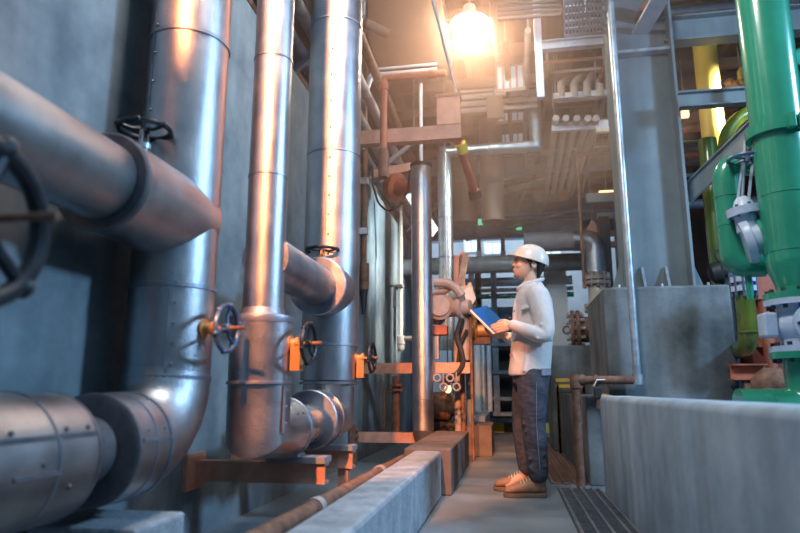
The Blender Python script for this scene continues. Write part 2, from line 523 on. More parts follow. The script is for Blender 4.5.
o = thing('horizontal_pipe', 'smooth silver pipe entering the ringed tee of the thickest riser', 'pipe', (P1.x, 1.2, zt))
MB().cyl((P1.x, .55, zt), (P1.x, 1.9, zt), .140, n=40).build('straight_pipe', ALU, o)
o = thing('front_lagged_pipe', 'blue lit lagged pipe end at bottom left corner, nearest the camera', 'pipe', (P1.x, .8, zb))
MB().cyl((P1.x, .55, zb), (P1.x, 1.735, zb), .19, n=48).build('cladding', ALU, o)
bands(o, [(P1.x, 1.56, zb)], (0, 1, 0), .19, .012, .004)
mb = MB(); mb.lathe((P1.x, 1.725, zb), (0, 1, 0), ((0, .192), (.012, .19), (.02, .18), (.02, .1)), 48)
mb.build('end_rim', ALUD, o)
MB().cyl((P1.x, 1.70, zb), (P1.x, 1.99, zb), .11, n=32).build('bare_pipe', ENDM, o)
for yy, aa in ((1.60, 28), (1.69, 28), (1.50, 2), (1.62, -20), (1.40, 28)):
    d = V((cos(R(aa)), 0, sin(R(aa)))); screw(o, V((P1.x, yy, zb)) + d * .19, d, .008, ENDM)
MB().box((P1.x + cos(R(22)) * .191, 1.5, zb + sin(R(22)) * .191), (.006, .44, .014)).build('lap_seam', ENDM, o, smooth=False)
MB().box((P1.x + cos(R(-5)) * .191, 1.48, zb - .02), (.006, .16, .012)).build('lap_seam', ENDM, o, smooth=False)
# unseen riser, widened and placed to keep warm light off pipes behind
o = thing('lagged_riser_pipe', 'unseen silver clad riser outside the left edge, widened to shade pipes behind', 'pipe', (-1.30, .55, 0))
MB().cyl((-1.30, .55, .0), (-1.30, .55, 4.6), .19, n=40).build('riser', ALU, o)

# --- pair of risers joined at the bottom
P2 = V((-1.10, 2.69, 0)); r2 = .143; r2u = .092; zc = 1.064; zl = .56
t2 = thing('lagged_riser_pipe', 'orange lit riser with thick lower sleeve and mitred bottom elbow, second from left', 'pipe', (P2.x, P2.y, zl))
MB().cyl(P2 + UP * (zc - .02), P2 + UP * 4.75, r2u, n=40).build('riser', ALU, t2)
mb = MB().lathe(P2 + UP * (zc - .03), UP, ((0, r2), (.02, r2 + .004), (.032, r2 + .002), (.04, r2u + .012), (.07, r2u + .002)), 48)
mb.build('collar', ALUD, t2)
mb = MB(); mitre(mb, P2 + UP * zc, P2 + UP * zl, P2 + V((0, .30, zl)), r2, 48, 1)
mb = MB(); mb.tube([P2 + UP * zc, P2 + UP * (zl - .0), P2 + V((0, .34, zl))], r2, 48)
mb.build('lower_sleeve', ALU, t2)
bands(t2, [P2 + UP * zat(P2.x, P2.y, py) for py in (62, 178)], UP, r2u, .012, .004)
bands(t2, [P2 + UP * zat(P2.x, P2.y, 383)], UP, r2, .014, .004)
d = V((cos(R(-20)), sin(R(-20)), 0)); tdir = V((-d.y, d.x, 0))
MB().box(P2 + d * (r2 + .001) + UP * .66, (.014, .006, .2), Matrix((tdir, d, UP)).transposed()).build('lap_seam', ALUD, t2, smooth=False)
for z in (.60, .67, .74): screw(t2, P2 + d * r2 + UP * z + tdir * .016, d)
for i in range(2): screw(t2, P2 + V((r2 * cos(R(30)), .17 + .08 * i, zl + r2 * sin(R(30)))), (cos(R(30)), 0, sin(R(30))))

P3 = V((-1.10, 3.79, 0)); r3 = .176; z3 = 1.345; rb3 = .172
t3 = thing('lagged_riser_pipe', 'tall silver riser with ringed tee and wheel on top, third from left', 'pipe', (P3.x, P3.y, zl))
MB().cyl(P3 + UP * .8, P3 + UP * 4.75, r3, n=48).build('riser', ALU, t3)
bands(t3, [P3 + UP * zat(P3.x, P3.y, py) for py in (30, 158, 346, 383)], UP, r3, .016, .005)
d = V((cos(R(-88)), sin(R(-88)), 0)); tdir = V((-d.y, d.x, 0))
z0, z1 = 1.5, 2.25
for a0, a1 in ((1.5, 2.25), (2.3, 3.4)):
    MB().box(P3 + d * (r3 + .001) + UP * ((a0 + a1) / 2), (.008, .005, a1 - a0), Matrix((tdir, d, UP)).transposed()).build('lap_seam', ALUD, t3, smooth=False)
    for i in range(6): screw(t3, P3 + d * r3 + tdir * .02 + UP * (a0 + (a1 - a0) * (i + .5) / 6), d, .007, RUST)
MB().cyl((P3.x, 3.52, z3), (P3.x, P3.y + .04, z3), rb3, n=48).build('tee_branch', ALU, t3)
mb = MB().lathe((P3.x, 3.50, z3), (0, 1, 0), ((0, .118), (0, rb3 - .004), (.006, rb3 + .003), (.026, rb3 + .003), (.026, rb3)), 48)
mb.build('end_ring', ALUD, t3)
mb = MB(); mb.tube([P3 + UP * .85, P3 + V((0, 0, zl + .02)), V((P3.x, 3.42, zl + .02))], .16, 48)
mb.build('bottom_elbow', ALU, t3)
mb = MB(); mb.lathe((P3.x, 3.40, zl + .02), (0, 1, 0), ((0, .1), (0, .158), (.006, .164), (.025, .164)), 48)
mb.build('elbow_ring', ALUD, t3)
bands(t3, [(P3.x, 3.56, zl + .02)], (0, 1, 0), .16, .012, .004)
MB().cyl((P3.x, 2.98, zl), (P3.x, 3.45, zl), .105, n=36).build('bare_link_pipe', ALUB, t3)
o = thing('horizontal_pipe', 'dark smooth pipe bridging the second and third risers at tee height', 'pipe', (P3.x, 3.1, z3))
MB().cyl((P3.x, 2.69, z3), (P3.x, 3.53, z3), .115, n=40).build('straight_pipe', ALUD, o)
# insulated end ring of second riser's sleeve
mb = MB().lathe((P2.x, 3.01, zl), (0, 1, 0), ((0, r2), (.004, r2 + .005), (.02, r2 + .005), (.024, .1)), 48); mb.build('sleeve_end', ALUD, t2)


# ================================================================== HANDWHEEL VALVES
def valve(name, label, loc, ax, length, wr, rim=.009, spokes=3, body=PRIMER, wheelm=IRON, stem=.04, drop=0, group=None, tw=0.3, fl=.04):
    """loc: point on pipe skin; ax: outward axis; wheel of radius wr at distance length"""
    ax = V(ax).normalized(); loc = V(loc)
    t = thing(name, label, 'valve', loc, group)
    d, u, v = frame(ax)
    MB().lathe(loc - ax * .01, ax, ((0, fl), (.014, fl), (.016, fl * .55), (length * .45, fl * .5), (length * .45, fl * .72), (length * .6, fl * .72), (length * .62, fl * .4)), 20).build('bonnet', body, t)
    mb = MB()
    for sgn in (-1, 1):
        mb.bar(loc + u * sgn * fl * .6 + ax * length * .4, loc + u * sgn * fl * .42 + ax * length * .93, .012, .012)
    mb.build('yoke', body, t)
    MB().cyl(loc + ax * length * .3, loc + ax * (length + stem), .008, n=12).build('stem', RUST, t)
    c = loc + ax * length
    wo = MB().torus(c, ax, wr, rim, 36, 10)
    wo.cyl(c - ax * .014, c + ax * .016, .02, .017, 16)
    for k in range(spokes):
        a = tw + 2 * pi * k / spokes
        dd = u * cos(a) + v * sin(a)
        wo.tube([c + dd * .012, c + dd * wr * .5 - ax * .008, c + dd * wr], rim * .72, 8)
    # grip bumps round the rim
    for k in range(spokes * 2):
        a = tw + 2 * pi * k / (spokes * 2); dd = u * cos(a) + v * sin(a)
        wo.ell(c + dd * (wr + rim * .4), (rim * 1.25,) * 3, n=8, m=6)
    wo.build('handwheel', wheelm, t)
    if drop:
        MB().box(loc + ax * .03 - UP * drop / 2, (.045, .05, drop)).build('lever_plate', body, t)
    return t


VG = 'handwheel valves on the lagged pipes'
valve('handwheel_valve', 'black spoked handwheel standing flat on top of the thickest pipe tee', (-1.40, 2.13, zt + rb - .008), (0, 0, 1), .135, .098, .011, 3, GALV, IRON, .02)
valve('handwheel_valve', 'dark handwheel with orange stem on right side of the thickest riser', (P1.x + r1 - .004, 2.36, .985), (1, -.05, 0), .10, .092, .010, 3, BRASS, BLUEIRON, .08)
valve('handwheel_valve', 'black handwheel with hanging orange plate on the thick lower sleeve', (P2.x + r2 - .004, 2.69, .945), (1, -.05, 0), .085, .088, .009, 3, BRASS, IRON, .06, .12)
valve('handwheel_valve', 'black handwheel in front of pale wall on third riser', (P3.x + r3 - .004, 3.79, zat(-.9, 3.79, 358)), (1, -.05, 0), .10, .085, .0085, 3, BRASS, IRON, .04, .12)
valve('handwheel_valve', 'small black handwheel lying flat on top of the third riser tee', (-1.11, 3.62, z3 + rb3 - .006), (0, 0, 1), .075, .098, .010, 3, BRASS, IRON, .02)
valve('handwheel_valve', 'large blurred handwheel with rusty stem at left edge, closest to the camera', (-1.225, .97, 1.05), (1, 0, 0), .27, .150, .020, 3, RUST, IRON, .16, fl=.05)
o = MB().cyl((-1.28, .97, zb + .16), (-1.28, .97, zt - .10), .06, n=24).build('standpipe', ALUD); tag(o, 'short standpipe carrying the blurred handwheel just outside the left edge', 'pipe')
# ================================================================== WALL BRACKETS
def channel(mb, p0, p1, h, b, t=.012, open_dir=1):
    p0, p1 = V(p0), V(p1); d = (p1 - p0).normalized(); x = d.cross(UP).normalized() * open_dir
    mb.bar(p0, p1, t, h)
    o = UP * (h / 2 - t / 2)
    mb.bar(p0 + o + x * b / 2, p1 + o + x * b / 2, b, t); mb.bar(p0 - o + x * b / 2, p1 - o + x * b / 2, b, t)


def bracket(label, Y, x1, z, h, b, leg=0, mt=PRIMER, seat=None):
    t = thing('support_bracket', label, 'bracket', (WX, Y, z), 'orange pipe brackets on the left wall')
    mb = MB(); channel(mb, (WX, Y, z), (x1, Y, z), h, b, .014, -1); mb.build('channel_arm', mt, t, smooth=False)
    MB().bb(WX - .0, WX + .02, Y - .1, Y + .1, z - h * .9, z + h * .9).build('wall_plate', mt, t, smooth=False)
    if leg: MB().bar((x1 - .06, Y + .04, z - h / 2), (x1 - .06, Y + .04, 0), .06, .06).build('leg', mt, t, smooth=False)
    if seat: MB().bb(x1 - seat, x1 + .005, Y - .03, Y + b + .02, z + h / 2, z + h / 2 + .03).build('seat_plate', BEAM, t, smooth=False)
    return t


bracket('nearer orange channel bracket low on the wall under the second riser', 3.12, -.915, .335, .10, .07, .0, seat=.3)
bracket('orange channel bracket low on the wall just behind the nearer one', 3.68, -.915, .345, .10, .07, 1, seat=.3)
bracket('orange beam bracket at waist height behind the slim free standing pipe', 6.85, at(470, 368, Y=6.85).x, at(420, 368, Y=6.85).z, .115, .09)
t = bracket('orange beam at ankle height carrying the foot of the slim pipe', 6.45, at(455, 443, Y=6.45).x, at(420, 438, Y=6.45).z, .10, .09)
# small foot spacers under the lagged pipes
o = MB().bb(-1.16, -1.04, 3.06, 3.18, .415, .43).build('pipe_shoe', ALUD, smooth=False); tag(o, 'thin steel pipe shoe on the nearer low orange bracket', 'pipe support')

# floor level pipes behind the curb
t = thing('floor_pipe', 'rust streaked thin pipe running low between curb and wall', 'pipe', (-.82, 3, .27))
MB().tube([(-.80, .8, .295), (-.80, 7.3, .20)], .035, 16).build('pipe', RUST, t)
mb = MB()
for yy in (2.6, 3.9, 5.2): mb.cyl((-.80, yy - .03, .295 - (yy - .8) * .0146), (-.80, yy + .03, .295 - (yy - .8) * .0146), .042, n=16)
mb.build('coupling', GREYM, t)
o = MB().tube([(-.74, .8, .22), (-.74, 7.2, .16)], .016, 10).build('cable_pipe', RUBBER); tag(o, 'black cable conduit tucked beside the curb under the rusty floor pipe', 'conduit')
mb = MB()
for yy in (1.2, 2.2, 3.4, 4.6, 5.8):
    o = MB().bb(-.88, -.705, yy - .02, yy + .02, 0, .2 - yy * .008).build('pipe_stand', RUST, smooth=False)
    tag(o, 'small rusty stand under the low floor pipe behind the curb', 'pipe stand', 'stands under the floor pipe')

# ================================================================== MID LEFT: WALL FITTINGS
c0 = at(364, 250, X=-1.575)
t = thing('wall_conduit', 'red brown vertical conduit with pale clamps on the pale wall', 'conduit', (c0.x, c0.y, 1))
zc0, zc1 = zat(c0.x, c0.y, 302), zat(c0.x, c0.y, 60)
MB().cyl((c0.x, c0.y, zc0), (c0.x, c0.y, zc1), .03, n=14).build('pipe', RUST, t)
for py in (182, 232):
    z = zat(c0.x, c0.y, py)
    MB().bb(WX, c0.x + .05, c0.y - .06, c0.y + .0, z - .035, z + .035).build('clamp', LILAC, t, smooth=False)
z = zat(c0.x, c0.y, 275)
MB().cyl((c0.x + .01, c0.y, z - .17), (c0.x + .01, c0.y, z + .13), .05, .05, 14).build('thick_fitting', RUST, t)
MB().cyl((c0.x + .005, c0.y, zc0 - .14), (c0.x + .005, c0.y, z - .17), .02, .045, 14).build('tip', BLACKP, t)
pts = [at(*p, Y=6.6) for p in ((372, 166), (373, 185), (378, 203), (388, 212), (399, 207), (408, 190), (410, 170))]
o = MB().tube(pts, .013, 10, bend=.2).build('hanging_cable', RUBBER); tag(o, 'black cable hanging in a loop before the pale wall', 'cable')

c0 = at(401, 300, X=-1.57)
t = thing('drain_pipe', 'thin pale vertical pipe with tee fitting on the pale wall', 'pipe', (c0.x, c0.y, 1))
MB().cyl((c0.x, c0.y, zat(c0.x, c0.y, 336)), (c0.x, c0.y, zat(c0.x, c0.y, 205)), .028, n=14).build('pipe', CREAM, t)
z = zat(c0.x, c0.y, 340)
MB().lathe((c0.x, c0.y, z - .17), UP, ((0, .02), (.03, .05), (.1, .055), (.11, .07), (.22, .07), (.24, .04))).build('tee_fitting', GREYM, t)
MB().tube([(c0.x, c0.y, z + .02), (c0.x + .22, c0.y - .05, z + .02)], .035, 12).build('spout', GREYM, t)
z = zat(c0.x, c0.y, 287); MB().bb(WX, c0.x + .05, c0.y - .16, c0.y - .02, z - .02, z + .02).build('clip', GREYM, t, smooth=False)
c0 = at(391, 290, X=-1.58)
o = MB().tube([(WX + .01, c0.y, zat(c0.x, c0.y, 286)), (c0.x + .05, c0.y, zat(c0.x, c0.y, 286)), (c0.x + .05, c0.y, zat(c0.x, c0.y, 308))], .02, 10).build('wall_hook', GREYM); tag(o, 'small hooked stub on the wall beside the thin pale pipe', 'hook')
c0 = at(396, 400, Y=6.9)
t = thing('rusty_stub_pipe', 'short rusty vertical pipe below the waist high orange beam', 'pipe', (c0.x, c0.y, .3))
MB().cyl((c0.x, c0.y, zat(c0.x, 6.9, 432)), (c0.x, c0.y, zat(c0.x, 6.9, 376)), .045, n=14).build('pipe', RUST, t)
for py in (385, 390): MB().cyl((c0.x, 6.9, zat(c0.x, 6.9, py) - .012), (c0.x, 6.9, zat(c0.x, 6.9, py) + .012), .085, n=14).build('flange', RUST, t)
MB().cyl((c0.x - .13, 6.9, zat(c0.x, 6.9, 430)), (c0.x - .13, 6.9, zat(c0.x, 6.9, 388)), .02, n=10).build('side_rod', RUST, t)
# orange column plates on the wall under the beam
c0 = at(378, 455, X=-1.58)
t = thing('wall_stanchion', 'rusty orange steel stanchion with bolts standing on floor against the wall', 'post', (c0.x, 6.45, 0))
MB().bb(-1.6, -1.54, 6.3, 6.4, 0, zat(-1.57, 6.35, 425)).build('post', RUST, t, smooth=False)
mb = MB()
for q in range(3): mb.ell((-1.53, 6.33, zat(-1.57, 6.35, 430) - .06 * q), (.02, .03, .025), n=8, m=6)
mb.build('bolts', RUST, t)

# slim free standing pipe
P4 = V((-.90, 6.6, 0)); r4 = .112
t = thing('slim_lagged_pipe', 'slim shiny orange lit vertical pipe with dark cap in front of pale wall', 'pipe', (P4.x, P4.y, .35))
zt4, zb4 = zat(P4.x, P4.y, 168), zat(P4.x, P4.y, 430)
MB().cyl(P4 + UP * zb4, P4 + UP * zt4, r4, n=40).build('shell', ALU, t)
bands(t, [P4 + UP * zat(P4.x, P4.y, py) for py in (225, 357, 399)], UP, r4, .012, .004)
MB().lathe(P4 + UP * zt4, UP, ((0, r4 + .006), (.04, r4 + .012), (.05, .06))).build('cap', BLACKP, t)
MB().cyl(P4 + UP * zt4, P4 + UP * zat(P4.x, P4.y, 84), .022, n=12).build('top_rod', LILAC, t)
a, b, c = at(412, 431, Y=6.38), at(434, 431, Y=6.38), at(423, 446, Y=6.38)
MB().prism([a, b, c + V((.06, 0, 0)), c - V((.06, 0, 0))], (0, .02, 0)).build('gusset', BLACKP, t, smooth=False)

# silver pipe with mitred corners
Y5 = 8.0
pa, pb, pc, pd = at(446, 350, Y=Y5), at(444.5, 152, Y=Y5), at(536, 152, Y=Y5), at(531, 110, Y=Y5)
pa.x = pb.x; pc.z = pb.z; pd.x = pc.x
t = thing('silver_offset_pipe', 'silver pipe rising, crossing right and rising again under the ceiling lamp', 'pipe', pa)
MB().tube([pa, pb], .098, 32).build('lower_leg', GALV, t)
MB().tube([pa * .35 + pb * .65, pb, pc, pd + V((0, 0, .25))], .102, 32).build('upper_run', GALV, t)
for p, d in ((pa * .35 + pb * .65, UP), (pa * .55 + pb * .45, UP), (pb * .5 + pc * .5, V((1, 0, 0))), (pb * .75 + pc * .25, V((1, 0, 0)))): bands(t, [p], d, .102)

# white sheets of metal seen bright in the gap
def sheet(label, pts, Y, m=WHITEP, yaw=.25):
    c = sum((at(*p, Y=Y) for p in pts), V()) / len(pts)
    q = [at(*p, Y=Y) for p in pts]
    q = [p + V((0, (p.x - c.x) * yaw, 0)) for p in q]
    o = MB().prism(q, (0, .012, 0)).build('metal_sheet', m, smooth=False); MB().cyl(c + V((0, .02, 0)), (c.x, c.y + .02, 0), .015, n=8).build('prop', RUST, o); return tag(o, label, 'metal sheet')


sheet('white metal sheet propped behind the slim orange lit pipe', [(404, 194), (411, 187), (438, 228), (432, 236), (424, 226)], 7.4)
sheet('small white metal plate beside the blue folder, above the cream flange', [(463, 291), (470, 286), (476, 298), (473, 304), (467, 303)], 6.9)

# motor driven valve by the worker's folder
c0 = at(443, 311, Y=7.0)
t = thing('motorised_valve', 'grey brown valve body with round end cover left of the blue folder', 'valve', c0)
MB().lathe(c0 + V((-.16, 0, .02)), (1, -.3, 0), ((0, .12), (.02, .17), (.12, .18), (.16, .15), (.18, .10), (.38, .10), (.38, .15), (.42, .15), (.42, .09), (.50, .08))).build('body', GREYM, t)
MB().lathe(c0 + V((-.02, -.16, .03)), (0.1, -1, 0), ((0, .15), (.03, .15), (.05, .11), (.07, .11))).build('end_cover', GREYM, t)
MB().lathe(c0 + V((.1, .05, .14)), (1, 0, .25), ((0, .09), (.1, .11), (.22, .11), (.22, .13), (.26, .13), (.26, .05))).build('cream_flange', CREAM, t)
MB().cyl(c0 + V((.24, 0, -.05)), c0 + V((.24, 0, -.55)), .07, .05, 14).build('outlet_neck', GREYM, t)
MB().box(c0 + V((-.1, 0, -.22)), (.3, .16, .1)).build('base', REDMACH, t)
MB().bar(c0 + V((-.10, 0, -.27)), V((c0.x - .1, c0.y, at(0, 363, Y=7).z)), .1, .1).build('pedestal', GREYM, t)
for i, (ps, rr, lab) in enumerate((
        (((434, 283), (447, 283), (456, 288), (462, 296)), .05, 'thick grey hose bowed over the grey brown valve, upper one'),
        (((433, 292), (446, 291), (452, 285)), .035, 'short grey hose just above the grey brown valve'),
        (((462, 318), (456, 336), (461, 350), (464, 364), (457, 375), (444, 378)), .03, 'dark hose drooping past the right end of the orange beam'),
        (((467, 330), (460, 345), (458, 362), (450, 382), (440, 383)), .02, 'thin dark cable hanging below the grey brown valve'))):
    o = MB().tube([at(*p, Y=6.75 + .05 * i) for p in ps], rr, 10, bend=.2).build('hose', GREYM if i < 2 else RUBBER); tag(o, lab, 'hose')
# rusty upright clutter right of the silver pipe
t = thing('rusty_stand', 'rusty upright steel frame right of the vertical silver pipe', 'frame', at(460, 300, Y=8.5))
MB().bar(at(455, 300, Y=8.5), at(456, 256, Y=8.5), .09, .09).build('post', REDMACH, t, smooth=False)
MB().bar(at(458, 300, Y=8.5), at(466, 254, Y=8.5), .08, .08).build('brace', RUST, t, smooth=False)
MB().bar(at(463, 300, Y=8.55), at(462, 252, Y=8.55), .06, .06).build('post', REDMACH, t, smooth=False)
MB().bar(at(450, 300, Y=8.5), at(468, 296, Y=8.5), .1, .08).build('foot_rail', RUST, t, smooth=False)
for px in (452, 466): q = at(px, 298, Y=8.5); MB().bar(q, V((q.x, q.y, 0)), .035, .035).build('leg', BLUESTEEL, t, smooth=False)
c0 = at(478, 331, Y=7.6)
t = thing('brass_pump', 'small orange brass pump beneath the blue folder', 'pump', c0)
MB().lathe(c0 + V((-.16, 0, 0)), (1, 0, 0), ((0, .07), (.08, .09), (.1, .12), (.14, .12), (.16, .08), (.32, .07))).build('casing', BRASS, t)
MB().cyl(c0 + V((-.05, 0, .05)), c0 + V((-.05, 0, .25)), .04, n=12).build('neck', BRASS, t)
MB().box(c0 + V((0, 0, -.12)), (.3, .14, .08)).build('base', RUST, t)
# post pipes under the beam end
for i, (px, y0, y1, ww, m, lab) in enumerate((
        (463, 308, 428, 5, RUST, 'rusty thin vertical pipe right of the slim lit pipe'),
        (458, 340, 428, 7, GREYM, 'grey brown vertical pipe left of the rusty thin one'),
        (470, 330, 425, 8, BLUESTEEL, 'blue grey vertical pipe at the end of the orange beam'))):
    p = at(px, 400, Y=7.3 + .1 * i)
    o = MB().cyl((p.x, p.y, 0), (p.x, p.y, zat(p.x, p.y, y0)), dia(ww, p) / 2, n=14).build('vertical_pipe', m); tag(o, lab, 'pipe')
# machine behind slim pipe (dim)
c0 = at(446, 408, Y=8)
t = thing('small_motor', 'dim brown motor on the floor behind the slim lit pipe foot', 'motor', c0)
MB().lathe(c0 + V((-.25, 0, .02)), (1, -.2, 0), ((0, .12), (.04, .18), (.3, .18), (.34, .12), (.44, .05), (.5, .05))).build('casing', RUST, t)
MB().box(c0 + V((0, 0, -.24)), (.4, .3, .16)).build('foot', BLACKP, t)
for i in range(4):
    p = at(437 + i * 6.5, 378 + (i % 2) * 9, Y=6.6)
    mb = MB().torus(p, (0, 1, 0), .036, .012, 16, 6); mb.cyl(p + V((0, 0, .03)), (p.x, p.y, at(420, 372, Y=6.6).z), .008, n=6)
    tag(mb.build('pipe_clamp_ring', BEAM), 'small grey clamp ring hung under the waist high orange beam', 'clamp ring', 'clamp rings under the orange beam')
c0 = at(448, 389, Y=7.6)
t = thing('work_bulb', 'small glowing bulb under the waist high orange beam', 'lamp', c0)
MB().ell(c0, (.04, .04, .05)).build('bulb', AMBER, t); MB().cyl(c0 + UP * .04, c0 + UP * .14, .025, n=10).build('socket', BLACKP, t); hang(t, c0 + UP * .14)

# ================================================================== OVERHEAD, LEFT AND CENTRE
# orange support beam with a box on its end
YB = 6.0
a, b = at(362, 139, Y=YB), at(461, 131, Y=YB); b.z = a.z + .03; a.z += .0
t = thing('overhead_beam', 'warm lit orange channel beam overhead, left of the bright lamp', 'beam', a)
mb = MB(); channel(mb, V((a.x - .35, YB, (a.z + b.z) / 2)), V((b.x, YB, (a.z + b.z) / 2)), .15, .10, .014, -1); mb.build('channel', PRIMER, t, smooth=False)
z0 = (a.z + b.z) / 2 + .075; xb0, xb1 = at(437, 110, Y=YB).x, at(460, 110, Y=YB).x
mb = MB().bb(xb0, xb1, YB - .02, YB + .12, z0, z0 + .30); mb.build('end_box', PRIMER, t, smooth=False)
MB().bb(xb0 - .01, xb1 + .01, YB - .03, YB + .13, z0 + .30, z0 + .33).build('box_lid', RUST, t, smooth=False)
# red pipe
rp = [at(384, 172, Y=5.9), at(384, 78, Y=5.9), at(446, 74, Y=5.9)]
rp[0].x = rp[1].x; rp[2].z = rp[1].z
t = thing('red_pipe', 'thin red oxide pipe turning down through the overhead orange beam', 'pipe', rp[0])
MB().tube(rp, .036, 14, bend=.06).build('pipe', REDPIPE, t)
MB().cyl(rp[0] - UP * .06, rp[0] + UP * .24, .052, n=14).build('lower_coupling', RUST, t)
for p, d in ((rp[1] - UP * .1, UP), (rp[2] - V((.14, 0, 0)), V((1, 0, 0)))): MB().cyl(p - d * .04, p + d * .04, .05, n=14).build('coupling', REDPIPE, t)
# silver conduits above the red pipe
for i, (py, ww, lab) in enumerate(((70, 5, 'pale horizontal pipe directly above the red pipe'), (64, 3, 'thin pale conduit bending over the red pipe'))):
    p0, p1 = at(372, py + 6, Y=6.1), at(437, py, Y=6.1)
    p0.z = p1.z
    o = MB().tube([p0 + V((-.1, 0, -.3)), p0, p1], dia(ww, p1) / 2, 12, bend=.12).build('conduit', LILAC); tag(o, lab, 'pipe')
# hanging inclined tie with yellow tape
t = thing('inclined_strut', 'pinkish slanted strut wrapped with yellow tape below the overhead beam', 'strut', at(467, 165, Y=6.2))
MB().tube([at(459, 142, Y=6.1), at(475, 195, Y=6.6)], .045, 14).build('rod', REDPIPE, t)
MB().tube([at(460.3, 143, Y=6.1), at(463.5, 152, Y=6.18)], .056, 14).build('tape', YTAPE, t)
MB().tube([at(474, 190, Y=6.56), at(476, 198, Y=6.62)], .07, 14).build('end_socket', RUST, t)
# tie rod rising to the ceiling, coloured white for the lamp light on it
o = MB().tube([at(456, 92, Y=5.9), at(432, -2, Y=4.9)], .014, 8).build('tie_rod', WHITE); tag(o, 'thin bright tie rod slanting up to the left of the lamp', 'rod')
# big brown duct at upper left of lamp
p0, p1 = at(405, 60, Y=6.3), at(412, 0, Y=5.6)
t = thing('ventilation_duct', 'broad smooth brown duct under the ceiling left of the lamp', 'duct', (p0.x, 6, 4.2))
mb = MB().prism([at(372, 66, Y=6.4), at(452, 66, Y=6.4), at(438, -20, Y=5.35), at(366, -20, Y=5.35)], (0, .25, .25)); mb.build('casing', DUCTM, t, smooth=False)
MB().tube([at(366, 24, Y=5.6), at(388, 34, Y=5.7)], .05, 14).build('stub', DUCTM, t)
# cable bundle over the left wall
for i, (xx, zz, rr, m) in enumerate(((-1.62, 3.50, .05, BEAM), (-1.50, 3.62, .055, GREYM), (-1.36, 3.74, .05, GREYM), (-1.24, 3.9, .045, RUST), (-1.72, 3.4, .04, RUST))):
    o = MB().cyl((xx, 3, zz), (xx, 11.5, zz), rr, n=14).build('overhead_pipe', m)
    tag(o, 'brown overhead pipe running lengthwise along top of the left wall', 'pipe', 'lengthwise pipes above the left wall')
for yy in (4.6, 7.4, 10.2):
    t = thing('pipe_hanger', 'steel hanger carrying lengthwise pipes over the left wall', 'hanger', (-1.5, yy, 3.3), 'hangers above the left wall')
    MB().bar((-1.85, yy, 3.25), (-1.1, yy, 3.83), .05, .05).build('cross_bar', BEAM, t, smooth=False)
    MB().cyl((-1.1, yy, 3.8), (-1.1, yy, 4.75), .012, n=8).build('rod', BEAM, t)
# arms clutter between wall and slim pipe
t = thing('hoist_arm', 'dark clustered bracket arms under the overhead beam before the wall', 'bracket', at(392, 180, Y=7.0))
MB().bar(at(372, 176, Y=7), at(414, 168, Y=7), .14, .1).build('arm', PRIMER, t, smooth=False)
MB().bar(at(378, 190, Y=7.1), at(412, 178, Y=7.1), .12, .12).build('arm', BLUESTEEL, t, smooth=False)
MB().lathe(at(392, 187, Y=6.95), (1, -.6, -.3), ((0, .16), (.1, .17), (.12, .1), (.3, .06))).build('drum', REDMACH, t)
MB().bar(at(390, 200, Y=7), at(404, 182, Y=7), .08, .08).build('stay', PRIMER, t, smooth=False)

# round brown columns of ducting in the centre
for i, (px, ww, y0, y1, Y, lab) in enumerate(((492, 23, 60, 222, 9.0, 'wide brown vertical duct right of the taped strut, behind silver pipe'), (464, 26, 100, 224, 9.6, 'brown vertical duct behind the vertical silver pipe and taped strut'))):
    p = at(px, 180, Y=Y); r = dia(ww, p) / 2
    t = thing('round_duct', lab, 'duct', (p.x, Y, 3))
    MB().cyl((p.x, Y, zat(p.x, Y, y1)), (p.x, Y, CZ), r, n=32).build('shell', DUCTM, t)
    bands(t, [(p.x, Y, zat(p.x, Y, py)) for py in (150, 185)], UP, r, .03, .01, DUCTM)

# lamp
LP = at(470, 35, Y=5.9)
t = thing('ceiling_lamp', 'blazing round lamp hanging under the ceiling near top centre', 'lamp', LP)
MB().ell(LP, (.19, .19, .17)).build('bulb', LAMPGLOW, t)
MB().lathe(LP + UP * .13, UP, ((0, .20), (.02, .19), (.09, .10), (.14, .07), (.2, .06))).build('housing', WHITE, t)
MB().cyl(LP + UP * .28, V((LP.x, LP.y, CZ)), .012, n=8).build('stem', BEAM, t)

# bundles of crosswise pipes
for i, py in enumerate((98, 104, 110, 116)):
    p0, p1 = at(462, py + 2, Y=8.0), at(537, py - 2, Y=8.0); z = (p0.z + p1.z) / 2
    o = MB().cyl((p0.x, 7.7 + .02 * i, z), (p1.x, 7.7 + .02 * i, z), .03, n=12).build('crosswise_pipe', LILAC)
    hang(o, (p0.x + .05, 7.7 + .02 * i, z)); hang(o, (p1.x - .03, 7.7 + .02 * i, z)); tag(o, 'thin crosswise pipe in a stack of four below the ceiling lamp', 'pipe', 'stack of four crosswise pipes')
t = thing('pipe_clamp_plate', 'brown plate clamping the stack of four crosswise pipes', 'clamp', at(496, 107, Y=7.6))
a, b = at(487, 119, Y=7.62), at(503, 96, Y=7.62); MB().bb(a.x, b.x, 7.6, 7.66, a.z, b.z).build('plate', DUCTM, t, smooth=False); hang(t, ((a.x + b.x) / 2, 7.68, b.z), r=.02)
for i in range(5):
    p0, p1 = at(498, 8 + i * 4.5, Y=5.7), at(560, 6 + i * 4.5, Y=5.7)
    o = MB().cyl((p0.x, 5.6, p0.z), (p1.x, 5.6, p0.z), .016, n=10).build('crosswise_pipe', DUCTM)
    tag(o, 'thin brown crosswise conduit in the upper row right of the lamp', 'pipe', 'upper crosswise conduits right of the lamp')
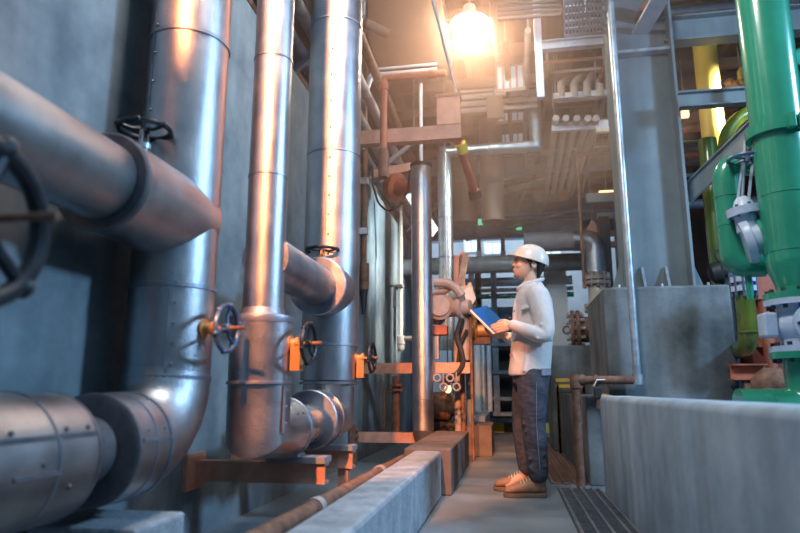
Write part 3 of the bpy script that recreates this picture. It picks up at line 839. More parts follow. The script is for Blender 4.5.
# translucent daylight panels
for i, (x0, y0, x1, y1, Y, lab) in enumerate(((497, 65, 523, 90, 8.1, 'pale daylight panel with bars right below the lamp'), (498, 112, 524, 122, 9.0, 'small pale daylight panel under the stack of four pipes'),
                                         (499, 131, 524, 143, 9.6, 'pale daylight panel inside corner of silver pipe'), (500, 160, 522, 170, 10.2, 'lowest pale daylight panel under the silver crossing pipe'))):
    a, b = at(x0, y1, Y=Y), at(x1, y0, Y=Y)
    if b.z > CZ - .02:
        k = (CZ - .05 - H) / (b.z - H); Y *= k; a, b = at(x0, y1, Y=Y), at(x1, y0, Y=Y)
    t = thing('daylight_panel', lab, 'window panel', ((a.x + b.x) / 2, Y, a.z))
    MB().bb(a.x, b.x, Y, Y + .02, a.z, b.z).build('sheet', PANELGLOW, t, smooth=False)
    mb = MB()
    for k in range(5):
        xx = a.x + (b.x - a.x) * k / 4; mb.bb(xx - .012, xx + .012, Y - .02, Y, a.z, b.z)
    mb.bb(a.x - .02, b.x + .02, Y - .025, Y, a.z - .04, a.z); mb.bb(a.x - .02, b.x + .02, Y - .025, Y, b.z, b.z + .03)
    mb.build('bars', GREYM, t, smooth=False)
    for xx in (a.x, b.x): hang(t, (xx, Y, b.z))
# perforated cable tray
t = thing('cable_tray', 'perforated pale cable tray at top edge right of the lamp', 'cable tray', at(588, 15, Y=5.4))
c = [at(565, 36, Y=5.75), at(607, 32, Y=5.75), at(612, -8, Y=5.05), at(564, -8, Y=5.05)]
cu = (c[1] - c[0]); cv = (c[3] - c[0])
mb = MB(); rows, cols = 6, 12
nrm = cu.cross(cv).normalized()
for i in range(rows + 1):
    v0 = i / (rows); 
    mb.bar(c[0] + cv * v0, c[0] + cv * v0 + cu, .045, .012)
for i in range(cols + 1):
    mb.bar(c[0] + cu * (i / cols), c[0] + cu * (i / cols) + cv, .018, .010)
mb.build('tray_bed', LILAC, t, smooth=False)
for s_, lab in ((0, 'side'), (1, 'side')):
    MB().bar(c[0] + cu * s_, c[0] + cu * s_ + cv, .012, .1).build('side_rail', LILAC, t, smooth=False)
p = c[0] + cu * .5 + cv * .5
MB().cyl(p, V((p.x, p.y, CZ)), .012, n=8).build('hanger_rod', LILAC, t)
# pale beam and post
a, b = at(538, 46, Y=6.0), at(626, 40, Y=6.0); z = (a.z + b.z) / 2
o = MB().ibeam((a.x, 6.0, z), (b.x, 6.0, z), .10, .08).build('pale_beam', LILAC, smooth=False); tag(o, 'pale lilac crosswise beam beneath the perforated cable tray', 'beam')
p = at(539, 60, Y=5.9); 
o = MB().bb(p.x - .035, p.x + .035, 5.87, 5.94, zat(p.x, 5.9, 98), CZ).build('hanging_post', LILAC, smooth=False); tag(o, 'pale hanging square post at left end of the pale lilac beam', 'post')
p = at(610, 80, Y=6.2)
o = MB().cyl((p.x, 6.2, zat(p.x, 6.2, 130)), (p.x, 6.2, CZ), .035, n=12).build('hanging_pipe', GREYM); tag(o, 'brown hanging pipe left of the steel column top', 'pipe')
# hooked pipe ends
for i, px in enumerate((561, 574, 587, 600)):
    p = at(px, 88, Y=7.2)
    o = MB().tube([p - UP * .12, p + UP * .05, p + V((.10, .12, .16 + .04 * i)), p + V((.3, .5, .2 + .04 * i))], .048, 14, bend=.1).build('elbow_pipe', GREYM)
    tag(o, 'brown pipe end turning down above the crosswise rail', 'pipe', 'row of four downturned pipe ends')
for i, (x0, x1, py, Y, hh, m, lab) in enumerate(((553, 612, 95, 7.2, .07, LILAC, 'pale crosswise rail under the downturned pipe ends'), (556, 600, 99, 7.25, .04, GREYM, 'thin lower rail just under the pale crosswise rail'),
        (552, 616, 126, 7.6, .10, LILAC, 'pinkish crosswise beam over the five lengthwise pipes'), (596, 612, 130, 7.5, .06, CREAM, 'short cream rail at right end of the pinkish beam'))):
    a, b = at(x0, py, Y=Y), at(x1, py, Y=Y); z = (a.z + b.z) / 2
    o = MB().bb(a.x, b.x, Y - .03, Y + .03, z - hh / 2, z + hh / 2).build('cross_rail', m, smooth=False); hang(o, (a.x + .03, Y, z)); hang(o, (b.x - .03, Y, z)); tag(o, lab, 'beam')
# five lengthwise pipes
for i, (x0, x1) in enumerate(((556, 546), (566, 553), (577, 559), (588, 566), (596, 571))):
    a = at(x0, 118, Y=7.4); b = at(x1, 195, Y=11.8)
    o = MB().tube([a, b], .042, 12).build('lengthwise_pipe', GREYM)
    tag(o, 'brown pipe in the row of five running away under the ceiling', 'pipe', 'row of five receding pipes')
a, b = at(536, 197, Y=11.6), at(566, 195, Y=11.6)
o = MB().bb(a.x, b.x, 11.55, 11.65, a.z - .1, a.z + .1).build('cross_rail', BEAM, smooth=False); tag(o, 'grey cross rail at far end of the five receding pipes', 'beam')
a = at(564, 196, Y=11.3)
o = MB().box(a, (.16, .1, .14)).build('junction_box', PRIMER, smooth=False, bev=.01); tag(o, 'small pink junction box at far end of the receding pipes', 'junction box')
p = at(578, 180, Y=8.4)
o = MB().tube([(p.x + .45, 8.4, CZ), (p.x + .45, 8.4, zat(p.x, 8.4, 154)), (p.x, 8.4, zat(p.x, 8.4, 155)), (p.x, 8.4, zat(p.x, 8.4, 288))], .02, 10, bend=.06).build('thin_conduit', RUST); tag(o, 'thin rusty conduit dropping in front of the grey pipe elbow', 'conduit')
# purlins under the deck
for i in range(11):
    yy = 5.3 + i * .78
    o = MB().bb(-1.6, 3.4, yy - .03, yy + .03, CZ - .13, CZ).build('ceiling_purlin', DUCTM, smooth=False); tag(o, 'brown purlin crossing directly beneath the ceiling deck', 'purlin', 'purlins under the ceiling deck')
for i, (x0, y0, Y0, x1, y1, Y1, rr, m) in enumerate(((505, 40, 6.4, 512, 150, 9.6, .03, RUST), (528, 30, 6.3, 524, 170, 10.4, .035, GREYM), (548, 66, 6.9, 533, 190, 11.6, .025, RUST), (604, 66, 6.8, 577, 190, 11.6, .03, RUST), (611, 70, 6.8, 582, 192, 11.6, .025, GREYM), (490, 20, 6.0, 498, 60, 6.8, .03, GREYM))):
    o = MB().tube([at(x0, y0, Y=Y0), at(x1, y1, Y=Y1)], rr, 10).build('receding_conduit', m); hang(o, at(x0, y0, Y=Y0)); hang(o, at(x1, y1, Y=Y1)); tag(o, 'thin conduit receding under the ceiling right of the lamp', 'conduit', 'scattered receding ceiling conduits')
for i, (x0, x1, py, Y, ww, m, lab) in enumerate(((486, 545, 176, 10.8, 4, GREYM, 'thin brown crosswise pipe beyond the silver crossing pipe, upper'), (486, 552, 188, 11.2, 6, RUST, 'rusty crosswise pipe beyond the silver crossing pipe, lower'), (540, 612, 150, 9.6, 4, GREYM, 'brown crosswise pipe over the receding pipes at mid height'), (545, 615, 168, 10.2, 5, BEAM, 'dark crosswise pipe over the receding pipes, lower'), (543, 615, 60, 6.9, 4, RUST, 'rusty crosswise pipe just below the pale lilac beam'), (545, 612, 70, 7.1, 3, GREYM, 'thin brown crosswise pipe above the downturned pipe ends'))):
    a, b = at(x0, py, Y=Y), at(x1, py, Y=Y); z = (a.z + b.z) / 2
    o = MB().cyl((a.x, Y, z), (b.x, Y, z), dia(ww, a) / 2, n=12).build('crosswise_pipe', m); hang(o, (a.x + .04, Y, z)); hang(o, (b.x - .04, Y, z)); tag(o, lab, 'pipe')
# ceiling cross girders
for i, (Y, zz, m, lab) in enumerate(((10.15, 4.45, BEAM, 'brown girder crossing under the ceiling, nearest of the three'), (12.3, 4.35, BEAM, 'middle brown girder crossing under the ceiling'), (13.6, 4.2, BEAM, 'farthest brown girder crossing under the ceiling'))):
    o = MB().ibeam((-2.6, Y, zz), (3.2, Y, zz), .3, .2, .02, .015).build('ceiling_girder', m, smooth=False); tag(o, lab, 'girder')
for i, (p0, p1, rr) in enumerate(((((480, 186, 11), (560, 160, 10.4)), 0, .05), (((480, 197, 11.4), (585, 170, 10.6)), 0, .06))):
    a, b = [at(q[0], q[1], Y=q[2]) for q in p0]
    o = MB().tube([a, b], rr, 12).build('slanted_pipe', GREYM if i else LILAC); tag(o, ('pale' if not i else 'brown') + ' slanted pipe crossing under the ceiling beyond the silver pipe', 'pipe')
for i, (x0, y0, x1, y1, Y) in enumerate(((527, 186, 516, 212, 12), (533, 184, 540, 214, 12), (540, 206, 552, 196, 12))):
    o = MB().bar(at(x0, y0, Y=Y), at(x1, y1, Y=Y), .07, .05).build('brace', BEAM, smooth=False); hang(o, at(x0, y0, Y=Y)); tag(o, 'dark slanting brace below the far end of the receding pipes', 'brace', 'dark far ceiling braces')

# ================================================================== FAR END
# wide grey beam with hangers
a, b = at(452, 230, Y=11.0), at(530, 230, Y=11.0)
t = thing('far_beam', 'wide dull grey beam crossing the gallery behind the hard hat', 'beam', a)
MB().ibeam((a.x - .2, 11, a.z), (b.x + .9, 11, a.z), .30, .2, .02, .02).build('web', BEAM, t, smooth=False)
for px in (479, 503):
    p = at(px, 248, Y=10.9); MB().bar((p.x, 10.9, a.z), (p.x, 10.9, zat(p.x, 10.9, 258)), .07, .06).build('hanger', BEAM, t, smooth=False)
    MB().box((p.x, 10.88, zat(p.x, 10.9, 255)), (.09, .06, .14)).build('hanger_clip', WHITE, t, smooth=False)
o = MB().tube([at(466, 240, Y=10.6), at(590, 206, Y=10.6)], .03, 10).build('slanting_cable', BEAM); hang(o, at(466, 240, Y=10.6)); hang(o, at(590, 206, Y=10.6)); tag(o, 'thin dark slanting pipe crossing before the wide grey beam', 'pipe')
for px in (519, 480):
    p = at(px, 222 if px == 480 else 227, Y=10.8)
    o = MB().box(p, (.09, .06, .1)).build('exit_sign', GREENSIGN, smooth=False); hang(o, p); tag(o, 'small green lit sign ' + ('above the hard hat' if px == 519 else 'on top edge of the wide grey beam'), 'sign')
# big grey horizontal pipes and the elbow
YE = 9.2
a = at(470, 264, Y=9.6); b = at(566, 264, Y=9.6)
o = MB().cyl((a.x - 1.2, 9.7, a.z), (b.x + .5, 9.7, a.z), .135, n=32).build('large_grey_pipe', STEEL); tag(o, 'large grey horizontal pipe at head height behind the worker, lower one', 'pipe')
p0, p1, p2 = at(500, 240, Y=YE), at(594, 240, Y=YE), at(594, 284, Y=YE)
r = dia(20, p1) / 2
p0.z = p1.z; p2.x = p1.x
t = thing('elbow_pipe', 'large dark grey pipe bending down in a shiny elbow right of the hard hat', 'pipe', p1)
MB().tube([V((p0.x + .35, YE, p1.z)), p1, p2], r, 32, bend=.30, seg=7).build('pipe', BEAM, t)
MB().tube([p1 + V((-.30, 0, 0)), p1, p2 + UP * .16], r * 1.05, 32, bend=.30, seg=7).build('elbow_cladding', ALUD, t)
MB().lathe(p2 - UP * .02, UP, ((0, r * 1.35), (.05, r * 1.35), (.05, r), (.07, r), (.07, r * 1.35), (.12, r * 1.35))).build('flange', GREYM, t)
mb = MB()
for k in range(12):
    an = 2 * pi * k / 12; q = p2 + V((cos(an), sin(an), 0)) * r * 1.2; mb.cyl(q - UP * .05, q + UP * .15, .018, n=8)
mb.build('bolts', GREYM, t)
MB().cyl(p2, V((p2.x, YE, zat(p2.x, YE, 315))), r * .85, n=24).build('drop_leg', CREAM, t)
pz = zat(p2.x, YE, 308)
MB().lathe((p2.x, YE, pz - .06), UP, ((0, r * 1.3), (.05, r * 1.3), (.05, r), (.07, r), (.07, r * 1.3), (.12, r * 1.3))).build('flange', CREAM, t)
MB().cyl((p2.x, YE, .0), (p2.x, YE, pz), r * .95, n=24).build('lower_leg', RUST, t)
p = at(571, 330, Y=8.6)
t = thing('blind_flange', 'round rust red bolted flange facing the walkway behind the worker', 'flange', p)
MB().lathe(p, (1, -.1, 0), ((0, .26), (.05, .26), (.05, .19), (.07, .19), (.07, .26), (.12, .26), (.12, .17), (.55, .17)), 32).build('disc', RUST, t)
mb = MB()
for k in range(12):
    an = 2 * pi * k / 12; q = p + V((0, cos(an), sin(an))) * .22; mb.cyl(q - V((.04, 0, 0)), q + V((.16, 0, 0)), .022, n=8)
mb.build('bolts', GREYM, t)
MB().torus(p + V((-.05, 0, 0)), (0, 1, 0), .05, .012, 16, 6).build('lifting_ring', RUST, t)
# grey block and white pilaster behind the worker
a, b = at(551, 390, Y=8.2), at(592, 345, Y=8.2)
o = MB().bb(a.x, b.x + .3, 8.2, 9.0, 0, b.z).build('concrete_block', CONC_P, smooth=False, bev=.015); tag(o, 'mottled grey concrete block under the rust red flange', 'concrete block')
a, b = at(550, 390, Y=10.2), at(566, 274, Y=10.2)
o = MB().bb(a.x, b.x, 10.2, 10.5, 0, b.z + .1).build('white_pilaster', WHITE, smooth=False); tag(o, 'pale flat pilaster right behind the worker back', 'pilaster')
for i in range(2):
    a, b = at(556, 380 + i * 6, Y=7.9), at(585, 380 + i * 6, Y=7.9)
    o = MB().bb(a.x, b.x, 7.9, 7.95, a.z - .02, a.z + .02).build('warning_bar', YELLOW, smooth=False); MB().bb(a.x, a.x + .03, 7.9, 7.95, 0, a.z - .02).build('post', RUST, o, smooth=False); MB().bb(b.x - .03, b.x, 7.9, 7.95, 0, a.z - .02).build('post', RUST, o, smooth=False); tag(o, ('upper' if not i else 'lower') + ' yellow bar in front of the mottled grey block', 'bar')
# rack of blue grey pipes on the far left
t = thing('pipe_rack', 'tall blue grey steel rack with shelves behind the worker, left side', 'rack', at(480, 400, Y=11))
for px in (474, 497):
    p = at(px, 400, Y=11); MB().bb(p.x - .05, p.x + .05, 10.95, 11.05, .36, zat(p.x, 11, 262)).build('upright', BLUESTEEL, t, smooth=False)
for py in (345, 372, 398, 413):
    a, b = at(470, py, Y=11.1), at(512, py, Y=11.1); MB().bb(a.x, b.x, 10.9, 11.4, a.z - .04, a.z + .02).build('shelf', BLUESTEEL, t, smooth=False)
a, b = at(478, 418, Y=11.6), at(514, 345, Y=11.6); MB().bb(a.x, b.x, 11.6, 11.65, a.z, b.z).build('back_panel', BLACKP, t, smooth=False)
for i, (px, ww, m) in enumerate(((478, 7, WHITE), (484, 6, GALV), (490, 5, VALVEW))):
    p = at(px, 400, Y=10.6)
    o = MB().cyl((p.x, 10.6, .4), (p.x, 10.6, zat(p.x, 10.6, 338 + 4 * i)), dia(ww, p) / 2, n=16).build('vertical_pipe', m)
    tag(o, ('pale white', 'grey galvanised', 'pale blue')[i] + ' vertical pipe in front of the blue grey rack', 'pipe')
# pale green horizontal pipes far left of worker
for i, (py, ww, m, lab) in enumerate(((283, 9, VALVEW, 'thick pale blue green horizontal pipe left of the worker face'), (272, 4, GALV, 'thin grey horizontal pipe left of the worker chin'), (291, 4, GREYM, 'thin brown horizontal pipe above the folder'), (297, 5, GREEN, 'green horizontal pipe just above the blue folder'))):
    Y = 12.0 - .2 * i; a, b = at(466, py, Y=Y), at(545, py, Y=Y)
    o = MB().cyl((a.x - .4, Y, a.z), (b.x + .5, Y, a.z), dia(ww, a) / 2, n=20).build('horizontal_pipe', m); tag(o, lab, 'pipe')
p = at(478, 276, Y=11.8)
o = MB().bb(p.x - .05, p.x + .05, 11.56, 12.1, 0, p.z + .1).build('pipe_stand', BLACKP, smooth=False); tag(o, 'dark slim stand carrying the far horizontal pipes', 'pipe stand')
# far dark machinery mass
t = thing('far_machine', 'dark blue machine cabinet behind the blue folder and worker', 'machine', at(510, 400, Y=13))
a, b = at(488, 425, Y=13), at(545, 306, Y=13)
MB().bb(a.x, b.x, 13, 13.8, 0, b.z).build('cabinet', BLUESTEEL, t, smooth=False)
for i, (x0, y0, x1, y1) in enumerate(((500, 312, 515, 335), (516, 312, 530, 335), (500, 340, 528, 352), (500, 356, 528, 372))):
    a, b = at(x0, y1, Y=12.95), at(x1, y0, Y=12.95); MB().bb(a.x, b.x, 12.95, 13, a.z, b.z).build('panel', BLACKP if i % 2 else BLUEIRON, t, smooth=False)
# white frame cabinet
t = thing('storage_cabinet', 'white steel frame cabinet standing on the far floor behind the legs', 'cabinet', at(510, 428, Y=11.9))
YF = 12.3
def fb(x0, y0, x1, y1, nm, m, Y=YF, th=.1):
    a, b = at(x0, y1, Y=Y), at(x1, y0, Y=Y); return MB().bb(a.x, b.x, Y, Y + th, max(a.z, 0), b.z).build(nm, m, t, smooth=False)
fb(491, 377, 497, 430, 'leg', WHITE); fb(527, 377, 533, 430, 'leg', WHITE); fb(491, 374, 545, 386, 'top_rail', WHITE); fb(497, 404, 527, 410, 'shelf', WHITE); fb(497, 418, 530, 430, 'base', WHITE, YF, .4)
for x0, y0, x1, y1 in ((500, 391, 506, 402), (509, 390, 516, 402), (519, 392, 525, 402)):
    fb(x0, y0, x1, y1, 'stored_box', BLUEIRON, YF + .05)
# striped kerb
kz = at(490, 428, Y=11.8)
t = thing('striped_kerb', 'black and yellow striped kerb across the far end of the walkway', 'kerb', (0, 11.8, 0))
xs = [at(q, 428, Y=11.8).x for q in (478, 491, 504, 517, 530, 543, 556)]
for i in range(6):
    MB().bb(xs[i], xs[i + 1], 11.7, 11.9, 0, .16).build('stripe', YTAPE if i % 2 else BLACKP, t, smooth=False)
# far bright facade
for i, (x0, y0, x1, y1, m) in enumerate(((540, 213, 549, 256, SKYGLOW), (552, 213, 562, 232, SKYGLOW), (566, 213, 580, 232, SKYGLOW), (540, 248, 560, 258, SKYGLOW), (465, 240, 478, 252, SKYGLOW), (485, 242, 500, 254, SKYGLOW), (508, 214, 528, 222, SKYGLOW))):
    Y = 19.9; a, b = at(x0, y1, Y=Y), at(x1, y0, Y=Y)
    o = bpy.data.objects.new('window_%d' % (i + 1), None); COL.objects.link(o); o.location = ((a.x + b.x) / 2, Y, a.z); struct(o)
    MB().bb(a.x, b.x, Y, Y + .05, a.z, b.z).build('pane', m, o, smooth=False)
    mb = MB(); mb.bb(a.x - .04, a.x, Y - .06, Y, a.z, b.z); mb.bb(b.x, b.x + .04, Y - .06, Y, a.z, b.z); mb.bb((a.x + b.x) / 2 - .02, (a.x + b.x) / 2 + .02, Y - .04, Y, a.z, b.z); mb.bb(a.x - .04, b.x + .04, Y - .06, Y, b.z, b.z + .04)
    mb.build('window_frame', WHITE, o, smooth=False)
# tank-like pale panel and beams right of the elbow
for i, (x0, x1, py, Y, hh, m, lab) in enumerate(((586, 618, 199, 8.6, .13, STEEL, 'pale grey ledge beam left of the steel column'), (450, 560, 214, 12.5, .16, BEAM, 'dark crosswise beam at far end under the ceiling'))):
    a, b = at(x0, py, Y=Y), at(x1, py, Y=Y); o = MB().bb(a.x, b.x, Y - .05, Y + .05, a.z - hh / 2, a.z + hh / 2).build('ledge_beam', m, smooth=False); tag(o, lab, 'beam')
a = at(606, 193, Y=9); o = MB().box(a, (.2, .1, .05)).build('amber_light', AMBER, smooth=False); hang(o, a); tag(o, 'small amber strip light above the pale ledge beam', 'lamp')
a, b = at(601, 254, Y=10.5), at(609, 216, Y=10.5)
o = MB().bb(a.x, b.x, 10.5, 10.6, 0, b.z).build('dark_cabinet', BLACKP, smooth=False); tag(o, 'dark narrow cabinet between grey elbow and steel column', 'cabinet')
o = MB().prism([at(584, 233, Y=9.9), at(597, 233, Y=9.9), at(597, 226, Y=9.9), at(592, 219, Y=9.9)], (0, .1, 0)).build('orange_gusset', PRIMER, smooth=False); hang(o, at(592, 220, Y=9.95)); tag(o, 'small orange gusset plate on top of the grey elbow', 'plate')
t = thing('side_ladder', 'far dark rack with pink boxes between elbow and steel column', 'rack', at(605, 250, Y=11.4))
for px in (597, 616):
    p = at(px, 230, Y=11.4); MB().bb(p.x - .03, p.x + .03, 11.4, 11.46, 0, zat(p.x, 11.4, 205)).build('upright', BEAM, t, smooth=False)
for py in (216, 234, 245):
    a, b = at(597, py, Y=11.35), at(616, py, Y=11.35); MB().bb(a.x, b.x, 11.3, 11.4, a.z - .05, a.z + .05).build('pink_crosspiece', PRIMER if py != 216 else CREAM, t, smooth=False)

# ================================================================== RIGHT: PEDESTAL AND STEEL COLUMN
YP = 5.3
xl, xr = at(607, 350, Y=YP).x, at(737, 350, Y=YP).x; zp = zat(.9, YP, 287)
xl = max(xl, .77); o = MB().bb(xl, xr, YP, 6.4, 0, zp).build('concrete_pedestal', CONC_P, smooth=False, bev=.02); tag(o, 'big weathered concrete pedestal behind low wall, carrying the steel column', 'pedestal')
YC = 5.75
cl, cr = at(621, 200, Y=YC).x, at(686, 200, Y=YC).x
ct = 4.75
t = thing('steel_column', 'broad blue grey steel column standing on the concrete pedestal', 'column', ((cl + cr) / 2, YC, zp))
MB().bb(cl, cr, YC + .12, YC + .14, zp, ct).build('web', STEEL, t, smooth=False)
for xx in (cl, cr): MB().bb(xx - .012, xx + .012, YC - .03, YC + .28, zp, ct).build('flange', STEEL, t, smooth=False)
MB().bb(cl - .12, cr + .14, YC - .1, YC + .36, zp, zp + .02).build('base_plate', STEEL, t, smooth=False)
hz = zat(1.2, YC, 50)
MB().bb(cl + .012, cr - .012, YC + .02, YC + .12, hz - .015, hz + .015).build('top_stiffener', GALV, t, smooth=False)
for px in (643, 667):
    p = at(px, 265, Y=YC + .05); MB().prism([(p.x - .012, YC - .02, zp + .02), (p.x - .012, YC + .12, zp + .02), (p.x - .012, YC + .12, zp + .26), (p.x - .012, YC + .09, zp + .26)], (.024, 0, 0)).build('rib', GALV, t, smooth=False)
for xx, sg in ((cl, -1), (cr, 1)):
    MB().prism([(xx, YC + .1, zp + .02), (xx + sg * .13, YC + .1, zp + .02), (xx + sg * .012, YC + .1, zp + .36), (xx, YC + .1, zp + .36)], (0, .02, 0)).build('gusset', STEEL, t, smooth=False)
mb = MB()
for xx in (cl - .08, cr + .1, (cl + cr) / 2):
    mb.cyl((xx, YC - .06, zp + .02), (xx, YC - .06, zp + .05), .025, n=6); mb.cyl((xx, YC - .06, zp + .05), (xx, YC - .06, zp + .08), .012, n=8)
mb.build('anchor_bolts', GALV, t)
# conduit down the pedestal face, turning to the floor
YQ = 5.2
q0 = at(624.5, 200, Y=YQ); ze = zat(q0.x, YQ, 380); q3 = at(581, 487, Y=YQ)
t = thing('corner_pipe', 'thin pipe dropping down pedestal face then turning to a rusty leg', 'pipe', (q0.x, YQ, ze))
MB().tube([(q0.x, YQ, ze + .0), (q0.x, YQ, 4.7)], .031, 16).build('vertical_conduit', GALV, t)
MB().lathe((q0.x, YQ, ze - .035), UP, ((0, .03), (.0, .042), (.08, .042), (.08, .034))).build('elbow', GALV, t)
MB().tube([(q0.x + .03, YQ, ze), (q3.x, YQ, ze)], .033, 16).build('rusty_run', RUST, t)
MB().tube([(q3.x, YQ, ze + .035), (q3.x, YQ, 0.006)], .033, 16).build('rusty_leg', RUST, t)
mb = MB(); mb.cyl((q3.x, YQ, ze - .06), (q3.x, YQ, ze + .045), .044, n=16); mb.cyl((q3.x + .01, YQ, ze), (q3.x + .07, YQ, ze), .044, n=16)
mb.build('rusty_elbow', RUST, t)
mb = MB(); mb.cyl((q3.x + .14, YQ, ze - .0), (q3.x + .17, YQ, ze), .045, n=16); mb.build('clamp', RUST, t)
p = at(598, 393, Y=5.15)
t = thing('tap_valve', 'small dark tap with orange body by end of the low wall', 'valve', p)
MB().box(p, (.06, .05, .09)).build('body', BLACKP, t, smooth=False, bev=.008)
MB().cyl(p + V((.02, 0, -.03)), p + V((.20, -.02, -.06)), .03, .02, 12).build('orange_nozzle', BRASS, t)
MB().tube([p + V((-.03, 0, .05)), p + V((0, 0, .10)), p + V((.06, 0, .10))], .008, 8).build('handle', GALV, t)
MB().cyl(p + V((0, 0, -.04)), V((p.x, p.y, .6)), .018, n=10).build('inlet', RUST, t)

# ================================================================== RIGHT: GREEN PIPES
YG = 3.6
g = V((1.525, YG, 0)); rg = .135
t = thing('green_riser_pipe', 'tall glossy green vertical pipe with bolted band at right edge', 'pipe', (g.x, g.y, .67))
zr = zat(g.x, YG, 262)
MB().cyl(g + UP * zr, g + UP * 4.6, rg, n=48).build('riser', GREEN, t)
MB().lathe(g + UP * (zr - .14), UP, ((0, .10), (.02, .103), (.10, rg - .004), (.14, rg)), 48).build('reducer', GREEN, t)
bands(t, [g + UP * zat(g.x, YG, py) for py in (196, 252)], UP, rg, .012, .003, GREEN, 'weld_bead')
zc_ = zat(g.x, YG, 133)
MB().lathe(g + UP * (zc_ - .03), UP, ((0, rg), (0, rg + .028), (.06, rg + .028), (.06, rg)), 48).build('clamp_band', GREEN, t)
MB().box(g + V((.0, -rg - .035, zc_)), (.035, .05, .085)).build('clamp_lug', GREEN, t, smooth=False, bev=.004)
MB().box(g + V((.05, -rg - .03, zc_)), (.03, .05, .075)).build('clamp_lug', GREEN, t, smooth=False, bev=.004)
zf1, zf2 = zat(g.x, YG, 300), zat(g.x, YG, 352)
MB().cyl(g + UP * (zf1 + .02), g + UP * (zr - .13), .10, n=40).build('neck', GREEN, t)
MB().lathe(g + UP * zf1, UP, ((0, .165), (.035, .165), (.035, .11)), 40).build('upper_flange', GREEN, t)
MB().lathe(g + UP * (zf2 - .035), UP, ((0, .11), (0, .165), (.035, .165)), 40).build('lower_flange', GREEN, t)
zg = .64
MB().tube([g + UP * (zf2 - .03), g + UP * zg, (at(738, 398, Y=YG).x, YG + .0, zg)], .108, 40, bend=.2, seg=8).build('bottom_elbow', GREEN, t)
mb = MB()
for k in range(12):
    an = 2 * pi * k / 12 + .2; q = g + V((cos(an), sin(an), 0)) * .142
    for zz in (zf1, zf2 - .005): MB().cyl(q + UP * (zz - .05), q + UP * (zz + .055), .012, n=6).build('flange_bolt', BLACKP, t)
xe = at(770, 398, Y=YG).x
mb = MB(); band(mb, (xe, YG, zg), (1, 0, 0), .108, .016, .004); mb.build('elbow_weld', GREEN, t)
# valve between the flanges
t = thing('ball_valve', 'pale blue flanged valve set in the tall green pipe at right edge', 'valve', g + UP * zf2)
MB().lathe(g + UP * zf2, UP, ((0, .165), (.03, .165), (.03, .105), (zf1 - zf2 - .03, .105), (zf1 - zf2 - .03, .165), (zf1 - zf2, .165)), 40).build('body', VALVEW, t)
zm = (zf1 + zf2) / 2
MB().ell(g + UP * zm, (.135, .135, .11)).build('ball_housing', VALVEW, t)
MB().lathe(g + V((.02, -.12, zm)), (-.1, -1, 0), ((0, .11), (.03, .11), (.035, .095), (.06, .09), (.06, .06), (.10, .055))).build('bonnet', VALVEW, t)
MB().box(g + V((.05, -.23, zm + .01)), (.12, .06, .10)).build('gear_box', VALVEW, t, smooth=False, bev=.015)
mb = MB()
for k in range(8):
    an = 2 * pi * k / 8; q = g + V((.015 + .09 * cos(an), -.15, zm + .09 * sin(an))); mb.cyl(q, q + V((0, -.02, 0)), .010, n=6)
mb.build('bonnet_bolts', BLACKP, t)
MB().bb(g.x - .2, g.x - .13, YG - .05, YG + .05, zm - .06, zm + .07).build('side_cap', VALVEW, t, smooth=False, bev=.012)
# U shaped bypass pipe
YU = 3.85
u0, u1, u2, u3 = at(768, 178, Y=YU), at(728, 166, Y=YU), at(734, 272, Y=YU), at(752, 268, Y=YU)
t = thing('green_bypass_pipe', 'green pipe looping out left around the tall green riser', 'pipe', u2)
xu = at(728.5, 210, Y=YU).x
zu0, zu1 = zat(xu, YU, 165), zat(xu, YU, 262)
MB().tube([(g.x, YU, zu0), (xu, YU, zu0), (xu, YU, zu1 - .02), (xu + .16, YU - .0, zu1 - .02)], dia(24, (xu, YU, 1.9)) / 2, 36, bend=.19, seg=8).build('loop', GREEN, t)
bands(t, [(xu, YU, zat(xu, YU, q)) for q in (197, 226)], UP, dia(24, (xu, YU, 1.9)) / 2, .012, .003, GREEN, 'weld_bead')
# check valve
p = at(760, 238, Y=3.70)
t = thing('check_valve', 'pale blue round gate valve between green loop and green riser', 'valve', p)
ax = V((1, -.25, .25)).normalized()
MB().lathe(p - ax * .10, ax, ((0, .13), (.03, .14), (.05, .14), (.06, .10), (.12, .10)), 36).build('body_disc', VALVEW, t)
MB().lathe(p - ax * .0, ax, ((0, .09), (.0, .12), (.03, .12), (.03, .07), (.16, .065)), 36).build('green_flange', GREEN, t)
bz = V((-.12, 0, 1)).normalized()
MB().lathe(p - ax * .05 + bz * .06, bz, ((0, .075), (.1, .07), (.1, .11), (.125, .11), (.128, .11), (.150, .11), (.152, .07), (.2, .05), (.22, .03)), 32).build('bonnet', VALVEW, t)
mb = MB(); c_ = p - ax * .05 + bz * .165; d_, u_, v_ = frame(bz)
for k in range(8):
    an = 2 * pi * k / 8; q = c_ + (u_ * cos(an) + v_ * sin(an)) * .095; MB().cyl(q - bz * .015, q + bz * .06, .010, n=6).build('bolt', BLUEIRON, t)
top = at(746, 152, Y=3.7); st0 = p - ax * .05 + bz * .26
mb = MB()
for sg in (-1, 1): mb.bar(st0 + V((.035 * sg, 0, -.02)), top + V((.03 * sg, 0, -.02)), .014, .014)
mb.build('yoke', VALVEW, t)
MB().tube([st0, top + UP * .12], .011, 10).build('stem', GALV, t)
wo = MB().torus(top, UP, .115, .013, 32, 8); wo.cyl(top - UP * .02, top + UP * .02, .025, n=14)
for k in range(4):
    an = 2 * pi * k / 4 + .4; wo.tube([top, top + V((cos(an), sin(an), 0)) * .115], .009, 8)
wo.build('handwheel', BLUEIRON, t)
t.scale = (.86, .86, .92)
